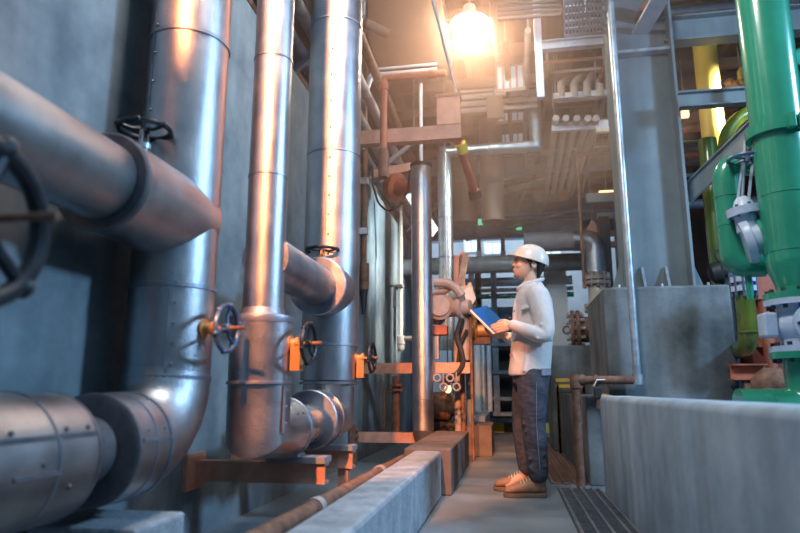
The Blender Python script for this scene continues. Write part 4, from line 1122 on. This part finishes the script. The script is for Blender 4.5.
# thin green drain below check valve
p = at(748, 278, Y=3.85)
o = MB().cyl((p.x, 3.85, zat(p.x, 3.85, 300)), (p.x, 3.85, zat(p.x, 3.85, 264)), .018, n=12).build('thin_green_pipe', GREEN); tag(o, 'thin green drain pipe beneath the round pale blue gate valve', 'pipe')

# olive pipe with elbow low behind the pedestal
YO = 5.0
p = at(747, 320, Y=YO); ro = dia(18, p) / 2
t = thing('olive_elbow_pipe', 'glossy olive green pipe bending down behind pedestal right edge', 'pipe', p)
zo = zat(p.x, YO, 347)
MB().tube([(p.x, YO, zat(p.x, YO, 290)), (p.x, YO, zo), (p.x + .05, YO + .5, zo)], ro, 28, bend=.2, seg=7).build('pipe', DGREEN, t)
MB().lathe((p.x, YO, zat(p.x, YO, 292)), UP, ((0, ro * 1.4), (.04, ro * 1.4), (.04, ro), (.07, ro), (.07, ro * 1.4), (.11, ro * 1.4))).build('flange', VALVEW, t)
mb = MB()
for k in range(10):
    an = 2 * pi * k / 10; q = V((p.x + cos(an) * ro * 1.25, YO + sin(an) * ro * 1.25, zat(p.x, YO, 292))); mb.cyl(q - UP * .04, q + UP * .15, .014, n=6)
mb.build('bolts', BLUEIRON, t)
mb = MB(); band(mb, (p.x, YO, zat(p.x, YO, 332)), UP, ro, .015, .003); mb.build('weld_bead', DGREEN, t)
# olive tall pipe behind the loop
p = at(715, 220, Y=6.2)
o = MB().cyl((p.x, 6.2, .0), (p.x, 6.2, zat(p.x, 6.2, 140)), dia(18, p) / 2, n=28).build('olive_pipe', DGREEN); tag(o, 'olive yellow vertical pipe between steel column and green loop', 'pipe')
# yellow pipe
p = at(710, 100, Y=7.0)
t = thing('yellow_pipe', 'bright yellow vertical pipe behind the grey beam right of column', 'pipe', p)
MB().cyl((p.x, 7.0, .0), (p.x, 7.0, zat(p.x, 7, 29)), dia(22, p) / 2, n=32).build('pipe', YELLOW, t)
# red machinery
t = thing('red_machine', 'large red brown machine casing behind the green pipes at right', 'machine', at(770, 340, Y=5.6))
a, b = at(757, 398, Y=5.9), at(815, 258, Y=5.9)
MB().bb(a.x, b.x, 5.9, 6.6, 0, b.z).build('casing', REDMACH, t, smooth=False, bev=.02)
a, b = at(728, 282, Y=6.5), at(762, 232, Y=6.5); MB().bb(a.x, b.x, 6.4, 6.6, a.z, b.z).build('side_plate', REDMACH, t, smooth=False)
a, b = at(756, 300, Y=5.8), at(775, 270, Y=5.8); MB().bb(a.x, b.x, 5.75, 5.9, a.z, b.z).build('bracket', REDPIPE, t, smooth=False)
for py in (318, 345): 
    a, b = at(757, py, Y=5.85), at(800, py, Y=5.85); MB().bb(a.x, b.x, 5.82, 5.9, a.z - .02, a.z + .02).build('stiffener', REDPIPE, t, smooth=False)
MB().cyl((at(764, 300, Y=5.8).x, 5.8, 0), (at(764, 300, Y=5.8).x, 5.8, zat(at(764, 300, Y=5.8).x, 5.8, 280)), .05, n=14).build('stand_pipe', REDPIPE, t)
p = at(747, 372, Y=5.2)
t = thing('red_support', 'small red steel support under the olive elbow', 'support', p)
MB().ibeam(p + V((-.12, 0, 0)), p + V((.13, 0, 0)), .12, .12).build('beam', REDPIPE, t, smooth=False)
MB().bar(p + V((0, 0, -.06)), V((p.x, p.y, 0)), .08, .08).build('leg', RUST, t, smooth=False)
p = at(772, 386, Y=5.0)
t = thing('rusty_pump', 'rusty round pump half hidden above low wall by the green elbow', 'pump', p)
MB().lathe(p + V((-.14, 0, 0)), (1, -.3, 0), ((0, .05), (.05, .1), (.1, .13), (.2, .13), (.22, .08), (.3, .06))).build('casing', RUST, t)
MB().box(p + V((0, 0, -.2)), (.3, .2, .14)).build('base', RUST, t)
# dark fitting clump near yellow pipe base
p = at(725, 272, Y=5.9)
t = thing('dark_valve', 'dark oily valve cluster behind top right corner of pedestal', 'valve', p)
MB().lathe(p + V((-.14, 0, -.02)), (1, -.2, .2), ((0, .04), (.03, .09), (.1, .10), (.12, .06), (.22, .06), (.22, .1), (.26, .1))).build('body', BLACKP, t)
MB().torus(p + V((0, -.04, .14)), (0, -1, .4), .08, .012, 20, 6).build('handwheel', BLACKP, t); MB().cyl(p, p + V((0, -.04, .14)), .015, n=8).build('stem', BLACKP, t)
MB().cyl(p + V((0, 0, -.05)), V((p.x, p.y, 0)), .05, n=12).build('standpipe', BLACKP, t)

# ================================================================== RIGHT: OVERHEAD STEELWORK
for i, (x0, x1, py, Y, hh, m, lab) in enumerate(((662, 790, 33, 5.9, .26, STEEL, 'thick grey girder behind the top of the green riser'), (678, 790, 101, 5.6, .15, STEEL, 'grey crosswise beam in front of the yellow pipe'),
        (640, 790, 14, 6.4, .10, BEAM, 'thin brown beam above the thick grey girder'), (600, 790, 3, 6.2, .08, BEAM, 'upper edge brown beam right of the cable tray'))):
    a, b = at(x0, py, Y=Y), at(x1, py, Y=Y); z = a.z
    o = MB().ibeam((a.x, Y, z), (b.x + .8, Y, z), hh, hh * .6, .015, .012).build('cross_girder', m, smooth=False); tag(o, lab, 'girder')
a, b = at(686, 195, Y=6.0), at(756, 128, Y=5.4)
t = thing('stair_stringer', 'grey slanting stair stringer between steel column and green riser', 'stair', a)
MB().bar(a, b, .03, .19).build('stringer_plate', STEEL, t, smooth=False)
MB().bar(a + V((0, -.03, .09)), b + V((0, -.03, .09)), .06, .012).build('top_flange', STEEL, t, smooth=False)
MB().bar(b + V((-.02, 0, 0)), V((b.x, b.y, 4.7)), .05, .05).build('hanger', STEEL, t, smooth=False)
t = thing('staircase', 'dark metal staircase with open treads behind the yellow pipe', 'stair', at(735, 90, Y=8))
a, b = at(716, 95, Y=7.9), at(737, 70, Y=7.9)
for i in range(7):
    f = i / 6; q = a * (1 - f) + b * f
    MB().box(q + V((.2, .1, 0)), (.7, .28, .04)).build('tread', BLACKP, t, smooth=False)
MB().bar(a + V((-.12, 0, -.1)), b + V((-.12, 0, -.1)), .04, .2).build('stringer', REDMACH, t, smooth=False)
MB().bar(a + V((.58, 0, -.1)), b + V((.58, 0, -.1)), .04, .2).build('stringer', REDMACH, t, smooth=False)
a = at(702, 50, Y=9.5); b = at(760, 42, Y=9.5)
o = MB().bb(a.x - .5, b.x + .5, 9.5, 9.6, a.z - .35, a.z + .3).build('fascia_panel', DUCTM, smooth=False); hang(o, (a.x, 9.55, a.z + .3)); tag(o, 'brown fascia panel high behind the yellow pipe and stairs', 'panel')
# curved green pipe high
pts = [at(*q) for q in ()]
c = [at(724, 150, Y=6.6), at(727, 132, Y=6.6), at(738, 118, Y=6.6), at(757, 108, Y=6.6), at(800, 90, Y=6.6)]
o = MB().tube(c, dia(13, c[1]) / 2, 24, bend=.3).build('green_bend_pipe', DGREEN); tag(o, 'dark green curved pipe high behind the stair stringer', 'pipe')
c = [at(786, 68, Y=4.6), at(812, 40, Y=4.6)]
t = thing('green_branch_pipe', 'green branch pipe slanting up at the top right corner', 'pipe', c[0])
MB().tube([at(776, 82, Y=4.5), at(792, 60, Y=4.6), at(830, 40, Y=4.8)], dia(15, c[0]) / 2, 24, bend=.2).build('pipe', GREEN, t)
a, b = at(782, 95, Y=8), at(830, 40, Y=8)
o = MB().bb(a.x, b.x, 8, 8.1, a.z, b.z).build('pink_panel', REDMACH, smooth=False); tag(o, 'reddish wall panel at top right corner behind green riser', 'panel')
p = at(740, 72, Y=7.4)
t = thing('yellow_fitting', 'yellow elbow fitting among brass parts right of the yellow pipe', 'pipe fitting', p)
MB().tube([p + V((.12, 0, .03)), p + V((0, 0, .03)), p - UP * .2], .035, 14, bend=.05).build('elbow', YELLOW, t)
MB().box(p - UP * .22, (.12, .1, .06)).build('base', BRASS, t, smooth=False); hang(t, p)
for i in range(3):
    q = at(727 + i * 6, 86 + (i % 2) * 2, Y=7.45)
    o = MB().lathe(q, (.3, -1, .2), ((0, .03), (.03, .06), (.08, .055), (.1, .03))).build('brass_coupling', BRASS); tag(o, 'small brass coupling in the row below the yellow fitting', 'coupling', 'brass couplings by the yellow fitting')
for i, (x0, x1, py, Y, ww, m, lab) in enumerate(((676, 745, 130, 8.6, 6, REDPIPE, 'red horizontal pipe behind yellow pipe, topmost of three'), (676, 745, 142, 8.4, 4, DGREEN, 'dark green horizontal pipe behind the yellow pipe'), (676, 745, 156, 8.8, 8, REDMACH, 'thick red horizontal pipe behind the yellow pipe'),
        (676, 740, 176, 8.6, 5, BLUESTEEL, 'blue grey horizontal pipe low behind the yellow pipe'), (676, 740, 205, 8.2, 9, BLUESTEEL, 'blue horizontal pipe just right of the column at loop height'))):
    a, b = at(x0, py, Y=Y), at(x1, py, Y=Y)
    o = MB().cyl((a.x - .3, Y, a.z), (b.x + 1.2, Y, a.z), dia(ww, a) / 2, n=16).build('horizontal_pipe', m); tag(o, lab, 'pipe')
p = at(685, 114, Y=7.6); o = MB().box(p, (.08, .05, .09)).build('amber_light', AMBER, smooth=False); hang(o, p); tag(o, 'small amber lamp left of the yellow pipe under the grey beam', 'lamp')
# slanted tray top
o = MB().bar(at(636, 40, Y=6.0), at(662, -5, Y=5.3), .16, .03).build('slanted_cable_tray', LILAC, smooth=False); tag(o, 'slanted grey cable channel left of the thick grey girder', 'cable tray')
for i in range(3):
    o = MB().tube([at(632 + 3 * i, 38 - 3 * i, Y=6.1), at(640 + 3 * i, 10 - 4 * i, Y=5.7), at(652 + 2 * i, 2 - 4 * i, Y=5.55)], .025, 10).build('bent_conduit', RUST); tag(o, 'bent rusty conduit beside the slanted grey cable channel', 'conduit', 'rusty conduits by the slanted channel')

# ================================================================== THE WORKER
MY = 4.83
RT = V((.12, MY, 0))
man = thing('person', 'person in white hard hat and pale jacket looking up, holding blue folder', 'person', RT)


def mp(px, py, dy=0.0):
    return at(px, py, Y=MY + dy)


def ering(c, rx, ry, n=24, tilt=None, sq=2.3):
    out = []
    for k in range(n):
        a = 2 * pi * k / n; ca, sa = cos(a), sin(a)
        p = V((rx * abs(ca) ** (2 / sq) * (1 if ca >= 0 else -1), ry * abs(sa) ** (2 / sq) * (1 if sa >= 0 else -1), 0))
        if tilt is not None: p = tilt @ p
        out.append(V(c) + p)
    return out


def limb(mb, pts, rad, n=16):
    """tapering limb through joints"""
    P, Rr = [], []
    pts = [V(p) for p in pts]
    for k in range(len(pts) - 1):
        for f in (0, .25, .5, .75):
            P.append(pts[k].lerp(pts[k + 1], f)); Rr.append(rad[k] * (1 - f) + rad[k + 1] * f)
    P.append(pts[-1]); Rr.append(rad[-1])
    for it in range(2):
        P = [P[0]] + [(P[i - 1] + P[i] * 2 + P[i + 1]) / 4 for i in range(1, len(P) - 1)] + [P[-1]]
    mb.tube(P, Rr, n)
    mb.ell(P[0], (Rr[0],) * 3); mb.ell(P[-1], (Rr[-1],) * 3)


def remesh(o, vox, it=6, fac=.5):
    m = o.modifiers.new('merge', 'REMESH'); m.mode = 'VOXEL'; m.voxel_size = vox; m.use_smooth_shade = True
    s = o.modifiers.new('soften', 'SMOOTH'); s.iterations = it; s.factor = fac


PXM = 1 / 0.00735  # pixels per metre at the figure
# joints
shL, elL, wrL = mp(537, 301, -.17), mp(546, 336, -.27), mp(512, 325, -.22)
shR, elR, wrR = mp(531, 301, .17), mp(528, 336, .26), mp(506, 337, .06)
hipL, knL, anL = mp(533, 378, -.09), mp(533, 424, -.10), mp(538, 478, -.11)
hipR, knR, anR = mp(528, 378, .09), mp(523, 424, .11), mp(528, 470, .14)
anL.z = .11; anR.z = .11; anR.x = .02 + .06

body = MB()
# head: stacked slices, profile facing -X, tipped back a little
slices = ((248, 522, 538, .05), (251, 519, 543, .068), (254, 517, 545, .075), (258, 516.2, 545, .077), (261, 515.8, 544, .077), (264, 515.2, 543, .076), (267, 514.5, 541, .074), (270, 513.9, 539, .071), (273, 513.8, 536, .064), (275.5, 514.2, 533, .055), (277.5, 516, 530, .043), (279, 519, 527, .028))
rings = []
for y, xf, xb, hw in reversed(slices):
    a, b = mp(xf, y), mp(xb, y); rings.append(ering((a + b) / 2, (b - a).length / 2, hw, 28, None, 2.15))
body.loft(rings)
nb = mp(515.9, 260.0); nt = mp(511.9, 265.2); nu = mp(514.2, 267.2)
body.loft([[nb + V((.004, s, 0)) for s in (-.006, .006)] + [nb + V((.02, s, 0)) for s in (.01, -.01)],
           [nt + V((.0, s, .004)) for s in (-.010, .010)] + [nt + V((.035, s, .0)) for s in (.018, -.018)],
           [nu + V((.0, s, 0)) for s in (-.013, .013)] + [nu + V((.03, s, 0)) for s in (.018, -.018)]])
body.ell(nt + V((.010, 0, -.002)), (.011, .012, .010))
for s in (-1, 1): body.ell(nt + V((.018, .012 * s, -.004)), (.010, .008, .007))
body.ell(mp(513.5, 269.6) + V((.004, 0, 0)), (.010, .022, .006)); body.ell(mp(513.6, 271.4) + V((.004, 0, 0)), (.010, .020, .007))
body.ell(mp(514.6, 275.4) + V((.006, 0, 0)), (.016, .022, .014))
body.ell(mp(516.0, 258.4) + V((0, 0, 0)), (.012, .055, .010))
for s in (-1, 1):
    body.ell(mp(520, 267) + V((0, .045 * s, 0)), (.030, .024, .026))
    e = mp(533.6, 267) + V((0, .078 * s, 0))
    body.ell(e, (.017, .008, .030), Matrix.Rotation(R(-12), 3, 'Y')); body.torus(e + V((0, .004 * s, 0)), (0, 1, 0), .017, .005, 14, 6)
# neck and trunk
limb(body, [mp(531.5, 271), mp(530.5, 282), mp(530.5, 292)], [.055, .057, .066])
limb(body, [mp(531, 300), mp(531, 330), mp(531, 372)], [.11, .12, .12])
limb(body, [shL, elL, wrL], [.045, .036, .025]); limb(body, [shR, elR, wrR], [.045, .036, .025])
limb(body, [hipL, knL, anL], [.075, .05, .035]); limb(body, [hipR, knR, anR], [.075, .05, .035])
limb(body, [anL, anL + V((-.12, -.01, -.06))], [.035, .03]); limb(body, [anR, anR + V((-.12, 0, -.06))], [.035, .03])


def hand(mb, wr, palm_dir, side, nrm, curl, ln=.095):
    """wr wrist; palm_dir towards knuckles; side from index to little finger; nrm out of the back of the hand"""
    f = V(palm_dir).normalized(); sd = V(side); sd = (sd - f * sd.dot(f)).normalized(); nb_ = f.cross(sd).normalized()
    if nb_.dot(V(nrm)) < 0: nb_ = -nb_
    kn = []
    for k, (o, l) in enumerate(((-.030, .088), (-.010, .090), (.010, .086), (.029, .080))):
        kp = wr + f * l + sd * o; kn.append(kp)
        mb.tube([wr + sd * o * .55, wr + f * l * .5 + sd * o * .85, kp], [.014, .0135, .0105], 10)
    mb.ell(wr + f * .045, (.036, .036, .018), Matrix((f, sd, nb_)).transposed())
    for k, (L1, L2, L3) in enumerate(((.038, .024, .020), (.042, .027, .021), (.039, .026, .020), (.030, .019, .018))):
        p = kn[k]; d = f.copy(); pts_ = [p]
        for L_, c_ in zip((L1, L2, L3), curl):
            d = Quaternion(sd, 0) @ d
            d = (d * cos(c_) - nb_ * sin(c_)).normalized(); p = p + d * L_; pts_.append(p)
        mb.tube(pts_, [.0098, .0090, .0082, .0068], 10, None); mb.ell(pts_[-1], (.0068,) * 3, n=8, m=6); mb.ell(kn[k], (.0108,) * 3, n=8, m=6)
    th = [wr + f * .02 - sd * .024, wr + f * .05 - sd * .046 - nb_ * .012, wr + f * .080 - sd * .050 - nb_ * .026, wr + f * .104 - sd * .042 - nb_ * .032]
    mb.tube(th, [.016, .013, .0105, .008], 10); mb.ell(th[-1], (.008,) * 3, n=8, m=6)


# folder first: hands close on it
fA = mp(471, 310.5, -.16); AB = V((.108, .195, .058)); BC = V((.166, -.039, -.176))
fN = AB.cross(BC).normalized()
if fN.z < 0: fN = -fN
fB, fC, fD = fA + AB, fA + AB + BC, fA + BC
hand(body, wrL, (fD + (fC - fD) * -.03 + (fA - fD) * .10) - wrL + V((-.02, 0, .01)), V((.05, 0, -1)), V((0, -1, .2)), (.35, .35, .25))
hand(body, wrR, V((-.95, -.1, .25)), V((.1, .8, -.5)), V((.1, -.2, -1)), (.15, .2, .2))
ob = body.build('body', SKIN, man); remesh(ob, .0045, 3, .4)

# face parts
for s in (-1, 1):
    e = mp(516.9, 261.6) + V((0, .031 * s, 0))
    o = MB().ell(e, (.010, .013, .006)).build('eye', EYEW, man); MB().ell(e + V((-.0075, 0, .0005)), (.004, .006, .006)).build('iris', HAIR, o); MB().tube([e + V((-.012, -.010 * s, .004)), e + V((-.011, .004 * s, .007)), e + V((.004, .018 * s, .002))], .0032, 6).build('eyelashes', HAIR, o)
    MB().tube([mp(515.4, 258.6) + V((.0, .014 * s, .002)), mp(515.8, 257.8) + V((.004, .034 * s, .004)), mp(517, 258.4) + V((.014, .052 * s, .0))], [.003, .0045, .002], 8).build('eyebrow', HAIR, man)
MB().ell(mp(513.4, 270.5) + V((-.003, 0, 0)), (.006, .019, .005)).build('lips', LIP, man)
# hair
hr = MB(); rings = []
for y, xf, xb, hw in ((252, 523, 545, .074), (258, 526, 547, .082), (263, 529, 546.5, .082), (267, 535.5, 545, .078), (271, 537, 542.8, .070), (275, 536.5, 540.8, .060), (278.5, 536, 539.4, .045)):
    a, b = mp(xf, y), mp(xb, y); rings.append(ering((a + b) / 2, (b - a).length / 2, hw, 24))
hr.loft(list(reversed(rings)))
for s in (-1, 1):
    hr.loft([ering(mp(530.5, 269.5) + V((0, .076 * s, 0)), .006, .006, 10), ering(mp(530, 264.5) + V((0, .078 * s, 0)), .014, .008, 10), ering(mp(528, 258.5) + V((0, .078 * s, 0)), .035, .008, 10)])
o = hr.build('hair', HAIR, man); remesh(o, .005, 2)
# helmet
hc = mp(530.2, 260.3); tl = Matrix.Rotation(R(18), 3, 'Y')
hm = MB(); rg_ = []
for f, rx, ry in ((-.012, .142, .114), (0, .141, .113), (.035, .135, .109), (.068, .119, .098), (.092, .094, .078), (.108, .066, .052), (.116, .03, .024), (.117, .005, .005)):
    rg_.append(ering(hc + tl @ V((.004, 0, f)), rx, ry, 36, tl, 2.1))
hm.loft(rg_)
hob = MB(); hob.v = hm.v; hob.f = hm.f
o = hob.build('hard_hat', HELM, man, ang=60)
# peak
pk = []
for k in range(13):
    a_ = R(100 + 160 * k / 12); ex = 1.0 + .20 * max(0, -cos(a_)) ** 1.5
    pk.append((cos(a_), sin(a_), ex))
inn = [hc + tl @ V((.004 + .14 * c_, .108 * s_, -.010)) for c_, s_, e_ in pk]
out = [hc + tl @ V((.004 + .152 * c_ * e_, .117 * s_ * (1 + (e_ - 1) * .3), -.014 + .004 * (e_ - 1) / .20)) for c_, s_, e_ in pk]
m2 = MB(); n_ = len(pk)
m2.v = inn + out + [p + UP * .008 for p in inn] + [p + UP * .006 for p in out]
for k in range(n_ - 1):
    m2.f += [(k, k + 1, n_ + k + 1, n_ + k), (2 * n_ + k, 3 * n_ + k, 3 * n_ + k + 1, 2 * n_ + k + 1), (n_ + k, n_ + k + 1, 3 * n_ + k + 1, 3 * n_ + k), (k, 2 * n_ + k, 2 * n_ + k + 1, k + 1)]
m2.build('peak', HELM, o, ang=50)
m3 = MB()
for s in (-.25, 0, .25):
    pts_ = []
    for k in range(9):
        a_ = R(25 + 130 * k / 8); pts_.append(hc + tl @ V((.004 + .128 * cos(a_), s * .11 * sin(a_), .014 + .103 * sin(a_))))
    m3.tube(pts_, .006, 8)
m3.build('ridge', HELM, o)
MB().tube([mp(531, 263, -.085), mp(527, 262, -.082), mp(521, 260, -.068)], .0025, 6).build('chin_strap', SHIRTD, man)

# jacket: trunk and sleeves merged
jk = MB(); rings = []
for y, xf, xb, ry, sq in ((376, 507.5, 550.5, .185, 2.6), (371, 507, 552, .19, 2.6), (358, 508.5, 553, .19, 2.5), (343, 509.5, 554, .19, 2.4), (328, 510.5, 555, .195, 2.4), (313, 511, 555, .205, 2.4), (302, 512.5, 553.5, .215, 2.4), (295, 515, 550.5, .21, 2.3), (289, 518.5, 546.5, .165, 2.2), (285, 520, 544, .11, 2.1), (282, 521, 542.5, .075, 2.0)):
    a, b = mp(xf, y), mp(xb, y); rings.append(ering((a + b) / 2, (b - a).length / 2 * .94, ry, 32, None, sq))
jk.loft(rings)
limb(jk, [mp(537, 297, -.165), mp(544, 318, -.225), mp(546.5, 337, -.25), mp(530, 332, -.26), mp(513.5, 325.5, -.225)], [.095, .076, .062, .054, .043])
limb(jk, [mp(531, 297, .165), mp(529, 318, .225), mp(528, 337, .24), mp(520, 340, .16), mp(508, 337.5, .07)], [.092, .074, .060, .052, .043])
# cloth folds
for p0, p1, rr in (((551, 330, -.16), (540, 345, -.20), .014), ((512, 352, -.12), (520, 371, -.17), .012), ((548, 318, -.27), (540, 325, -.30), .010), ((549, 341, -.27), (536, 338, -.31), .012), ((514, 300, -.12), (513, 330, -.14), .010), ((528, 345, -.195), (524, 372, -.195), .010)):
    jk.tube([mp(*p0), mp(*p1)], [rr * .6, rr], 8)
oj = jk.build('jacket', SHIRT, man); remesh(oj, .0085, 5, .5)
MB().tube([mp(519.5, 287, -.09), mp(527, 284.5, -.11), mp(537, 281, -.09), mp(542.5, 279, .0), mp(537, 280, .09), mp(524, 285, .09), mp(517.5, 289, .02)], .015, 10).build('collar', SHIRT, oj)
MB().tube([mp(522, 289.5, -.12), mp(530, 287, -.145), mp(538, 284, -.12)], .006, 8).build('collar_shade', SHIRTD, oj)  # dark tube painted in for the shade inside the collar
# chest pocket flap, underarm shade band, buttons
def patch(pts_, thick, nm, m):
    q = [mp(*p) for p in pts_]; n0 = (q[1] - q[0]).cross(q[2] - q[0]).normalized()
    if n0.y > 0: n0 = -n0
    MB().prism([p for p in q], n0 * thick).build(nm, m, oj, smooth=False)
patch([(521, 306, -.196), (532, 304, -.208), (532.5, 308, -.212), (521.5, 310, -.200)], .010, 'pocket_flap', SHIRT)
MB().tube([mp(521, 310.5, -.21), mp(526, 308.5, -.222), mp(532.5, 308, -.226)], .0032, 6).build('pocket_seam', SHIRTD, oj)
MB().tube([mp(512.5, 312, -.115), mp(515, 310.5, -.14)], .0045, 6).build('pen_loop', SHIRTD, oj)
MB().tube([mp(531, 336.5, -.208), mp(541, 339, -.20), mp(552, 340.5, -.12)], .006, 6).build('underarm_shade_band', SHIRTD, oj)  # dark tube for the sleeve seam and the shadow under the arm
patch([(541, 368.5, -.19), (550, 368.5, -.13), (550, 375, -.13), (541, 375.5, -.19)], .012, 'hem_tab', SHIRTD)
for y in (298, 318, 338, 355):
    p = mp(509.8 + (1.5 if y < 300 else 0), y, -.03); MB().ell(p, (.006, .007, .007)).build('button', SHIRTD, oj)

# trousers
tr = MB()
limb(tr, [mp(533, 376, -.085), mp(532.5, 398, -.10), mp(533.5, 424, -.105), mp(536.5, 452, -.11), mp(538.0, 473, -.115)], [.118, .108, .088, .080, .074])
limb(tr, [mp(529, 376, .085), mp(525.5, 398, .10), mp(523, 424, .115), mp(525.5, 452, .13), mp(527.5, 467, .14)], [.115, .103, .084, .076, .070])
tr.loft([ering(mp(531, 384), .135, .17, 24), ering(mp(531, 372), .14, .17, 24), ering(mp(531, 366), .135, .165, 24)])
for p0, p1, rr in (((522, 424, -.16), (541, 418, -.18), .012), ((524, 432, -.17), (543, 428, -.17), .010), ((528, 460, -.18), (546, 454, -.17), .012), ((528, 468, -.18), (547, 466, -.17), .012), ((530, 471, -.18), (547, 471, -.16), .012), ((546, 395, -.10), (535, 402, -.20), .010), ((520, 440, .06), (531, 436, .04), .01)):
    tr.tube([mp(*p0), mp(*p1)], rr, 8)
ot = tr.build('trousers', DENIM, man); remesh(ot, .009, 5, .5)
MB().tube([mp(536.5, 382, -.205), mp(536.5, 424, -.195), mp(540, 470, -.190)], .0025, 6).build('side_seam', SHIRTD, ot)


def boot(x0, y0, yaw, lab=None):
    """heel-centre on floor; toe along -X turned by yaw"""
    Rm = Matrix.Rotation(yaw, 3, 'Z')
    def w_(x, y, z): return V((x0, y0, 0)) + Rm @ V((x, y, z))
    b = MB()
    rings = []
    for x, z0, z1, hw in ((.05, .03, .10, .024), (.035, .025, .13, .036), (0, .025, .15, .042), (-.05, .025, .138, .042), (-.09, .025, .118, .044), (-.13, .025, .102, .049), (-.17, .025, .092, .051), (-.205, .025, .082, .046), (-.232, .028, .064, .031), (-.243, .032, .045, .012)):
        rg = []
        for k in range(20):
            a_ = 2 * pi * k / 20; rg.append(w_(x, hw * cos(a_), (z0 + z1) / 2 + (z1 - z0) / 2 * sin(a_)))
        rings.append(rg)
    b.loft(rings)
    b.loft([[w_(-.002 + .052 * cos(2 * pi * k / 20), .042 * sin(2 * pi * k / 20), .07) for k in range(20)], [w_(.004 + .052 * cos(2 * pi * k / 20), .046 * sin(2 * pi * k / 20), .13) for k in range(20)], [w_(.006 + .056 * cos(2 * pi * k / 20), .050 * sin(2 * pi * k / 20), .215) for k in range(20)]])
    ob_ = b.build('boot', BOOT, man); remesh(ob_, .005, 3, .5)
    s_ = MB()
    out_ = [(.055, .0), (.045, .034), (0, .042), (-.06, .040), (-.13, .050), (-.18, .053), (-.22, .040), (-.25, .012), (-.25, -.012), (-.22, -.040), (-.18, -.053), (-.13, -.050), (-.06, -.040), (0, -.042), (.045, -.034)]
    s_.prism([w_(x, y, .001) for x, y in out_], (0, 0, .03)); s_.build('sole', SOLE, ob_, smooth=False, bev=.006)
    l_ = MB()
    for k in range(5):
        x = -.045 - .020 * k; z = .150 - .0105 * k
        l_.tube([w_(x, -.034, z - .022), w_(x - .004, -.012, z), w_(x - .004, .012, z), w_(x, .034, z - .022)], .0035, 6)
    l_.build('laces', CREAM, ob_)
    c_ = MB(); c_.torus(w_(.006, 0, .212), UP, .052, .010, 24, 8); c_.build('cuff', SHIRTD, ob_)


boot(at(540, 500, Z=0).x, at(540, 498, Z=0).y + .02, R(6))
boot(at(524, 489, Z=0).x + .02, MY + .15, R(-4))

# folder
t = thing('clipboard_folder', 'blue folder held open in the worker hand at chest height', 'folder', fD)
o = MB().prism([fA, fB, fC, fD], fN * .006).build('cover', BLUEF, t, smooth=False)
ins = lambda s: [fA.lerp(fC, 0) + AB * a_ + BC * b_ for a_, b_ in ((.03, .03), (.97, .03), (.97, .97), (.03, .97))]
MB().prism([p - fN * .001 for p in ins(0)], fN * -.006).build('paper_sheets', PAPER, t, smooth=False)
MB().prism([fA - BC * .02 + fN * -.008, fD + BC * .02 + fN * -.008, fD + BC * .02 + fN * .006, fA - BC * .02 + fN * .006], AB * -.02).build('spine', PAPER, t, smooth=False)

# ================================================================== HAZE in the overhead steelwork
hz_ = MB().bb(-3.4, 3.0, 2.7, 9.2, 1.2, 4.74).build('haze', WHITE, smooth=False)
hm_ = bpy.data.materials.new('warm_haze'); hm_.use_nodes = True
nt = hm_.node_tree; nt.nodes.clear()
ov = nt.nodes.new('ShaderNodeOutputMaterial'); vs = nt.nodes.new('ShaderNodeVolumeScatter')
vs.inputs['Color'].default_value = (1.0, .60, .42, 1); vs.inputs['Density'].default_value = 0.20; vs.inputs['Anisotropy'].default_value = .3
htc = nt.nodes.new('ShaderNodeTexCoord'); hds = nt.nodes.new('ShaderNodeVectorMath'); hds.operation = 'DISTANCE'
hds.inputs[1].default_value = tuple(LP); hmr = nt.nodes.new('ShaderNodeMapRange')
hmr.inputs['From Min'].default_value = 0.0; hmr.inputs['From Max'].default_value = 2.9; hmr.inputs['To Min'].default_value = .34; hmr.inputs['To Max'].default_value = 0.0
nt.links.new(htc.outputs['Object'], hds.inputs[0]); nt.links.new(hds.outputs['Value'], hmr.inputs[0]); nt.links.new(hmr.outputs[0], vs.inputs['Density'])
nt.links.new(vs.outputs[0], ov.inputs['Volume'])
hz_.data.materials.clear(); hz_.data.materials.append(hm_)
hz_['kind'] = 'stuff'; tag(hz_, 'thin warm haze hanging around the ceiling lamp', 'haze')
